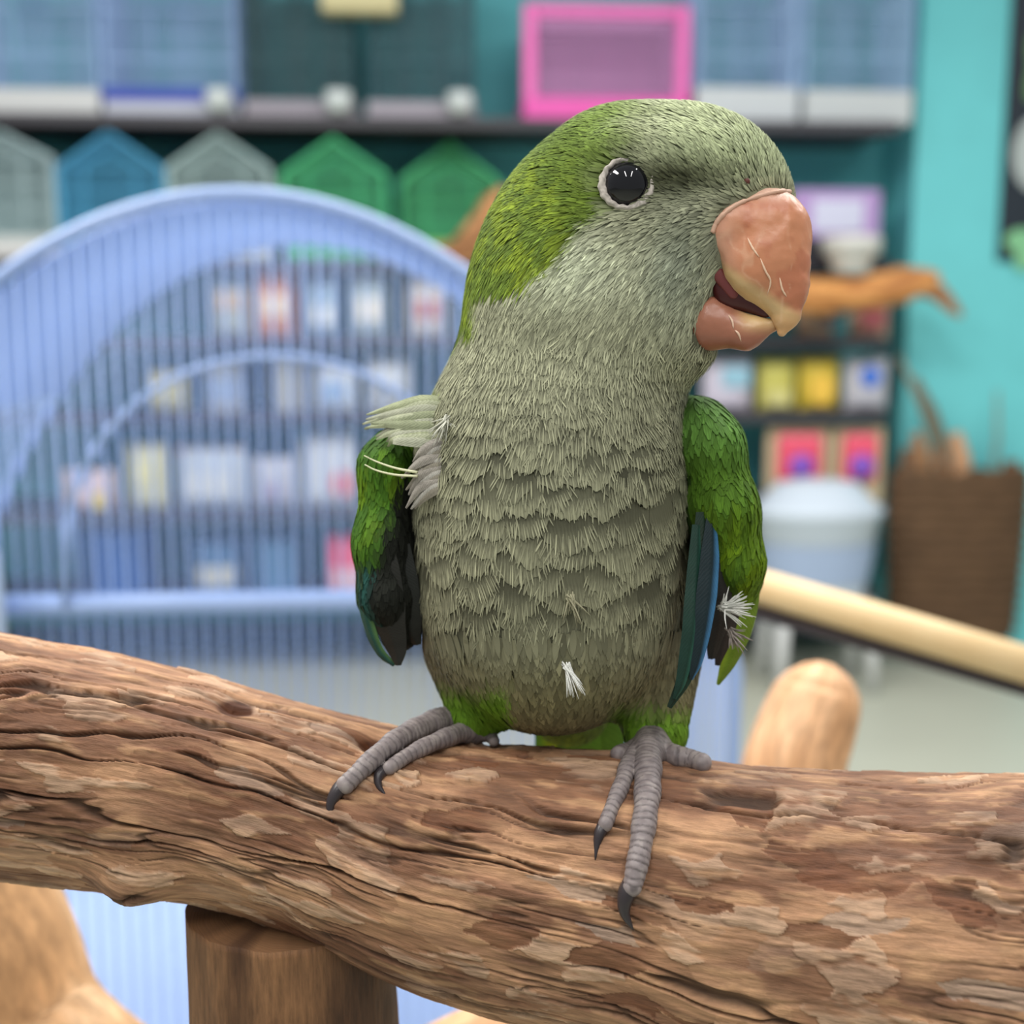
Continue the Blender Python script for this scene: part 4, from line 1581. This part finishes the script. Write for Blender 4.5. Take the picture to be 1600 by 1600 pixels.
# cere and nostril
q = catmull([hit(lambda P: np.minimum(up_sdf(P), body_sdf(P)), a, b) + np.array([0, -1.0, 0]) for a, b in
             [(1112, 364), (1119, 348), (1134, 332), (1153, 319), (1176, 310), (1200, 303), (1222, 299), (1238, 301)]], 40)
m = MB()
m.tube(blocal(q), [PXM * (2.2 + 2.4 * vnoise(np.array([[i * .8, 0, 0]]), 3)[0]) for i in range(40)], 9)
m.build('cere', pm((204, 164, 140), .5), parrot, smooth=True)
q = hit(body_sdf, 1166, 284)
V, Q = sphere(q + np.array([0, -2, 0]), 5, 14, 10)
obj('nostril', mesh('nostril', blocal(V), Q[:, ::-1]), parrot, pm((96, 52, 44), .6))

# --- feet
def toe_path(pts, r, n=14):
    out = []
    for (px, py) in pts:
        p = hit(branch_sdf, px, py, off=r)
        out.append(p)
    return catmull(out, n)

def foot(name, toes, tarsus, bounds):
    segs = []
    for pts, r0, r1 in toes:
        path = toe_path(pts, .72 * r0)
        s = np.r_[0, np.cumsum(np.linalg.norm(np.diff(path, axis=0), axis=1))]
        for i in range(len(path) - 1):
            f0, f1 = s[i] / s[-1], s[i + 1] / s[-1]
            segs.append((path[i], path[i + 1], r0 + (r1 - r0) * f0, r0 + (r1 - r0) * f1, s[i], s[i + 1]))
    def sdf(P):
        out = None
        wv = 5 * vnoise(P / 14, 3)
        for a, b, ra, rb, s0, s1 in segs:
            ba = b - a
            h = np.clip(((P - a) @ ba) / (ba @ ba), 0, 1)
            sl = s0 + (s1 - s0) * h
            saw = ((sl + wv) / 10.0) % 1.0
            dd = np.linalg.norm(P - a - h[:, None] * ba, axis=1) - (ra + (rb - ra) * h) * (1 + .11 * np.sqrt(saw) * (1 - sstep(.78, 1, saw)) - .05 + .05 * np.sin(sl / 9.0))
            out = dd if out is None else np.minimum(out, dd)
        for a, b, ra, rb in tarsus:
            out = smin(out, cone(P, a, b, ra, rb), 12)
        return out
    V, Q = surfnet(sdf, bounds[0], bounds[1], 2.5, newton=1)
    nz = fbm(V / 9, 5, 2)
    C = np.tile(L(132, 122, 120), (len(V), 1))
    C = mixc(C, L(160, 150, 144), sstep(.5, .75, nz) * .5)
    C = mixc(C, L(104, 94, 94), sstep(.45, .25, nz) * .5)
    best, saw = np.full(len(V), 1e9), np.zeros(len(V))
    wv = 5 * vnoise(V / 14, 3)
    for a, b, ra, rb, s0, s1 in segs:
        ba = b - a
        h = np.clip(((V - a) @ ba) / (ba @ ba), 0, 1)
        dd = np.linalg.norm(V - a - h[:, None] * ba, axis=1)
        m_ = dd < best
        best = np.where(m_, dd, best)
        saw = np.where(m_, ((s0 + (s1 - s0) * h + wv) / 10.0) % 1.0, saw)
    C = mixc(C, L(74, 66, 66), (sstep(.8, .98, saw) + sstep(.16, .0, saw)) * .75)
    o = obj(name, mesh(name, blocal(V), Q, col=C), parrot, FOOTM)
    return o
FOOTM = feather_mat('scaly_foot_skin', barb=False, rough=.5, spec=.35)
def claw(ft, pts, r, root):
    q = [hit(branch_sdf, a, b, off=max(1.5, w)) for (a, b), w in zip(pts, (r * .8, r * .9, r * .55, 1.5))]
    q = catmull(q, 14)
    rr = np.interp(np.linspace(0, 1, 14), [0, .25, .6, .85, 1], [r, r * .95, r * .62, r * .3, .6])
    m = MB()
    m.tube(blocal(q), list(rr * PXM), 12)
    m.build('claw', CLAW, ft, smooth=True)
CLAW = plain('claw_horn', (52, 46, 48), .35, var=.2, scale=300)

lf = foot('foot', [([(742, 1120), (702, 1122), (660, 1136), (618, 1158), (578, 1190), (540, 1226)], 22, 13),
                   ([(735, 1140), (694, 1154), (660, 1168), (634, 1182), (608, 1200)], 17, 10),
                   ([(742, 1138), (764, 1148), (772, 1158)], 13, 9)],
          [(B(744, 1100, 70), hit(branch_sdf, 738, 1140, off=14), 24, 24)], ((-300, -150, -480), (0, 190, -270)))
claw(lf, [(544, 1220), (526, 1238), (516, 1260), (519, 1287)], 12, 0)
claw(lf, [(604, 1200), (592, 1212), (592, 1228), (604, 1244)], 9, 0)
rf = foot('foot', [([(1020, 1162), (1012, 1182), (1012, 1235), (1006, 1290), (997, 1345), (988, 1386)], 25, 14),
                   ([(1012, 1165), (988, 1186), (972, 1225), (956, 1262), (946, 1288)], 18, 10),
                   ([(1022, 1165), (1050, 1180), (1078, 1186), (1096, 1192)], 19, 15),
                   ([(1012, 1160), (984, 1172), (966, 1178)], 15, 12)],
          [(B(1024, 1130, 60), hit(branch_sdf, 1016, 1172, off=16), 26, 27)], ((120, -260, -640), (340, 190, -290)))
claw(rf, [(988, 1380), (978, 1400), (976, 1426), (990, 1454)], 14, 0)
claw(rf, [(948, 1282), (938, 1300), (933, 1318), (930, 1344)], 10, 0)

# --- wings
def wing_part(name, chain, ky, keepc, colf, flowv, lo, hi, spacing=6.5):
    def sdf(P):
        t = None
        for (a, ra), (b, rb) in zip(chain[:-1], chain[1:]):
            c = cone(P, a, b, ra, rb, ky)
            t = c if t is None else smin(t, c, 30)
        return t
    V, Q = surfnet(sdf, lo, hi, 6)
    w = obj(name, mesh(name, blocal(V), Q, col=colf(V) * .55), parrot, SKIN)
    P = scatter(V, Q, 22000, lambda P: np.full(len(P), float(spacing)), keepc)
    C = colf(P)
    d = lay(sdf, P, 46.0, 6.5, C * .56, C * .70, nu=4, nv=5, base=1, lift=1.6, barb=.2, jit=.12, jag=.05, seed=7, barb_px=3.2,
            flowf=lambda P: np.tile(np.asarray(flowv, float), (len(P), 1)))
    o = plumage('covert_feathers', d, w, FEATHER)
    return w, sdf

def col_rw(P):
    x, y = scr(P)
    nz = fbm(P / np.array([30, 60, 60]), 6, 3)
    C = np.tile(L(88, 126, 36), (len(P), 1))
    C = mixc(C, L(104, 150, 66), sstep(720, 640, y))
    C = mixc(C, L(120, 152, 20), sstep(.45, .65, nz) * sstep(700, 860, y) * .8 + sstep(1150, 1180, x) * .5)
    C = mixc(C, L(44, 66, 40), sstep(1095, 1062, x + (y - 800) * -.12) * sstep(650, 760, y))
    C = mixc(C, L(26, 32, 30), sstep(1082, 1062, x) * sstep(680, 740, y))  # near-black inner edge: shadow between wing and body painted in
    return C
chain = [(B(1082, 668, 60), 50), (B(1096, 700, 55), 58), (B(1118, 800, 55), 59), (B(1138, 880, 60), 48), (B(1146, 930, 70), 34)]
rw, rw_sdf = wing_part('wing', chain, 2.0, lambda P: np.ones(len(P), bool), col_rw, (.06, .1, -1), (180, -140, -210), (440, 300, 240))

def col_lw(P):
    x, y = scr(P)
    nz = fbm(P / np.array([30, 60, 60]), 6, 3)
    C = np.tile(L(36, 38, 32), (len(P), 1))
    lim = np.interp(y, [660, 700, 760, 840, 900], [650, 640, 606, 590, 560])
    g = sstep(14, -14, x - lim + (nz - .5) * 20) * sstep(870, 840, y)
    grn = L(78, 122, 34) + (L(112, 150, 24) - L(78, 122, 34)) * sstep(.4, .65, nz)[:, None]
    C = C + (grn - C) * g[:, None]
    C = mixc(C, L(40, 92, 84), np.exp(-((x - 574) / 9) ** 2) * sstep(840, 880, y) * .9)
    C = mixc(C, L(70, 104, 50), sstep(570, 560, x) * sstep(850, 900, y) * .7)
    return C
chain = [(B(622, 702, 70), 34), (B(612, 730, 65), 46), (B(606, 850, 60), 48), (B(612, 930, 60), 46), (B(626, 985, 65), 30)]
lw, lw_sdf = wing_part('wing', chain, 1.7, lambda P: np.ones(len(P), bool), col_lw, (-.03, .1, -1), (-300, -120, -260), (-90, 280, 180))

def quill(name, parent, pts, wds, face, C0, Cedge=None, side=1, nv=26, nu=9, mat=None, barb=.12, camber=.22):
    """one long flight feather: a cambered vane with a raised shaft along a path"""
    pth = catmull([B(*p) for p in pts], nv)
    T = np.gradient(pth, axis=0)
    T /= np.linalg.norm(T, axis=1)[:, None]
    face = np.asarray(face, float)
    X = np.cross(T, face)
    X /= np.linalg.norm(X, axis=1)[:, None]
    N = np.cross(X, T)
    w = np.interp(np.linspace(0, 1, nv), np.linspace(0, 1, len(wds)), wds)
    u = np.linspace(-1, 1, nu)
    V, C, uv, bb = [], [], [], []
    for i in range(nv):
        for uu in u:
            V.append(pth[i] + X[i] * uu * w[i] - N[i] * (camber * w[i] * uu * uu) + N[i] * (1.6 if abs(uu) < .05 else 0))
            c = L(*C0)
            if Cedge is not None:
                e = sstep(.2, .8, np.array([uu * side]))[0]
                c = c + (L(*Cedge) - c) * e
            C.append(c * (1 + .06 * math.sin(i * 1.7)))
            uv.append((i * 1.6 - abs(uu) * 3, uu * 2))
            bb.append(barb)
    I = np.arange(nv * nu).reshape(nv, nu)
    Q = np.stack([I[:-1, :-1], I[:-1, 1:], I[1:, 1:], I[1:, :-1]], -1).reshape(-1, 4)
    o = obj(name, mesh(name, blocal(np.array(V)), Q, col=np.array(C), attrs={'barb': np.array(bb)}, uv=np.array(uv)), parent, mat or FLIGHT)
    return o

FR = (0.25, -1, 0)
# image-right wing: dark blue-green primaries, olive secondaries, dark underside
quill('flight_feather', rw, [(1098, 800, -62), (1100, 880, -70), (1092, 960, -80), (1074, 1050, -82), (1046, 1106, -76)], [10, 18, 20, 17, 12, 4], FR, (28, 46, 34), (26, 56, 44), -1)
quill('flight_feather', rw, [(1112, 810, -66), (1110, 880, -76), (1102, 960, -86), (1090, 1030, -86), (1080, 1062, -82)], [8, 15, 17, 14, 9, 3], FR, (22, 38, 42), (58, 108, 146), -1)
quill('flight_feather', rw, [(1090, 820, -66), (1086, 900, -78), (1080, 980, -90), (1066, 1060, -88), (1054, 1092, -82)], [8, 12, 14, 12, 8, 3], FR, (26, 54, 44), (40, 84, 70), -1)
quill('flight_feather', rw, [(1120, 830, -52), (1124, 900, -40), (1122, 970, -20), (1112, 1030, 5)], [10, 20, 24, 18, 6], FR, (40, 40, 38), None)
quill('flight_feather', rw, [(1140, 850, -30), (1140, 930, -10), (1134, 990, 10), (1122, 1040, 30)], [14, 24, 24, 15, 5], FR, (52, 48, 46), None)
quill('flight_feather', rw, [(1165, 820, -10), (1172, 900, 0), (1164, 970, 15), (1142, 1030, 30), (1122, 1070, 40)], [14, 20, 23, 21, 14, 3], (.4, -1, 0), (104, 132, 34), (134, 160, 40), 1)
quill('flight_feather', rw, [(1160, 840, 10), (1168, 930, 20), (1158, 985, 35), (1138, 1036, 50), (1126, 1058, 56)], [14, 18, 18, 14, 9, 3], (.4, -1, 0), (92, 116, 34), None)
# image-left wing
FLt = (-.3, -1, 0)
quill('flight_feather', lw, [(596, 830, -30), (600, 900, -26), (606, 970, -10), (618, 1015, 5), (622, 1040, 10)], [12, 24, 30, 24, 15, 5], FLt, (38, 38, 34), None)
quill('flight_feather', lw, [(570, 830, 0), (566, 900, 0), (570, 960, 5), (590, 1015, 15), (616, 1040, 20)], [8, 12, 13, 12, 9, 4], (-.7, -1, 0), (38, 76, 66), (76, 112, 66), -1)
quill('flight_feather', lw, [(628, 850, -14), (632, 920, -10), (640, 980, 10), (652, 1008, 25)], [12, 22, 24, 16, 6], FLt, (34, 36, 32), None)

# pale shoulder tuft beside the neck
rs_ = np.random.default_rng(31)
for k in range(16):
    f_ = k / 15
    y0, y1 = 628 + 62 * f_, 652 + 46 * f_ + 10 * rs_.standard_normal()
    x1 = 566 + 40 * f_ * rs_.random() + 10 * rs_.random() + 26 * (f_ > .7)
    c = [(160, 166, 132), (178, 182, 152), (144, 150, 120), (170, 172, 150)][k % 4]
    quill('shoulder_feather', parrot, [(704, y0, -52), (662, y0 - 6 + 8 * rs_.random(), -48 - 18 * f_), (616, (y0 + y1) / 2 - 3, -34 - 16 * f_), (x1, y1, -14 - 16 * f_)],
          [5, 9, 11, 8, 5, 1.5], (-.3, -1, .3), c, None, mat=FEATHER, barb=.2, nv=14, nu=5)
for k in range(12):
    f_ = k / 11
    y0 = 690 + 70 * f_
    c = [(150, 144, 134), (172, 168, 158), (136, 130, 116)][k % 3]
    quill('shoulder_feather', parrot, [(706, y0, -86), (684, y0 + 2, -90), (662 + 6 * rs_.standard_normal(), y0 + 14, -84), (640 + 8 * rs_.standard_normal(), y0 + 40 + 10 * rs_.standard_normal(), -70)],
          [4, 7, 9, 8, 5, 1.5], (-.3, -1, .2), c, None, mat=FEATHER, barb=.2, nv=12, nu=5)
for pts in ([(652, 738, -88), (620, 732, -70), (590, 722, -50), (569, 712, -40)], [(652, 744, -88), (618, 742, -70), (588, 735, -50), (570, 726, -40)]):
    m = MB()
    q = catmull([B(*p) for p in pts], 12)
    m.tube(blocal(q), list(np.linspace(2.2, .8, 12) * PXM), 6)
    m.build('filament', pm((208, 208, 170), .6), parrot, smooth=True)

# loose white down
def down(parent, c, dirs, ln, colr=(222, 222, 214), n=26, spread=.5, seed=1):
    rg = np.random.default_rng(seed)
    m = MB()
    c = np.asarray(c, float)
    for k in range(n):
        d = np.asarray(dirs, float) + spread * rg.standard_normal(3) * np.array([1, .5, 1])
        d /= np.linalg.norm(d)
        l = ln * (.5 + .6 * rg.random())
        sd = rg.standard_normal(3)
        q = [c + rg.standard_normal(3) * 3, c + d * l * .5 + sd * 1.5, c + d * l + sd * 4]
        m.tube(blocal(catmull(q, 5)), list(np.array([1.4, 1.6, 1.3, .9, .4]) * PXM), 4)
    o = m.build('down_tuft', pm(colr, .8), parent, smooth=True)
    o['kind'] = 'stuff'
    return o
down(parrot, hit(body_sdf, 884, 1036) + np.array([0, -12, 0]), (.35, -.2, -1), 46, n=30, spread=.22, seed=2)
down(rw, B(1128, 950, -46), (.7, -.3, .1), 44, n=60, spread=.38, seed=3)
down(rw, B(1140, 985, -34), (.4, -.3, -.7), 36, (150, 140, 132), n=30, spread=.3, seed=4)
down(parrot, hit(body_sdf, 700, 655) + np.array([0, -10, 0]), (-.3, -.4, -.5), 44, (186, 186, 170), n=34, spread=.22, seed=5)
down(parrot, hit(body_sdf, 890, 930) + np.array([0, -10, 0]), (.35, -.2, -1), 40, (150, 146, 118), n=16, spread=.3, seed=6)

# --- tail
tail = empty('tail', blocal(B(885, 1090, 300))[0])
tail.parent = parrot
TL = np.array(blocal(B(885, 1090, 300))[0])
def tail_feather(pts, w, c, e):
    o = quill('tail_feather', tail, pts, w, (0, -1, 0), c, e)
    V = o.data
    for v in V.vertices:
        v.co -= Vector(TL)
tail_feather([(900, 1060, 285), (905, 1160, 330), (910, 1320, 400), (912, 1560, 520)], [30, 52, 50, 40, 12], (96, 146, 36), (70, 116, 40))
tail_feather([(872, 1060, 292), (866, 1160, 338), (862, 1320, 408), (858, 1540, 524)], [26, 36, 34, 28, 10], (150, 176, 30), (92, 140, 40))
tail_feather([(928, 1060, 292), (944, 1160, 340), (956, 1320, 410), (962, 1540, 526)], [26, 40, 36, 28, 10], (88, 136, 36), (60, 104, 44))
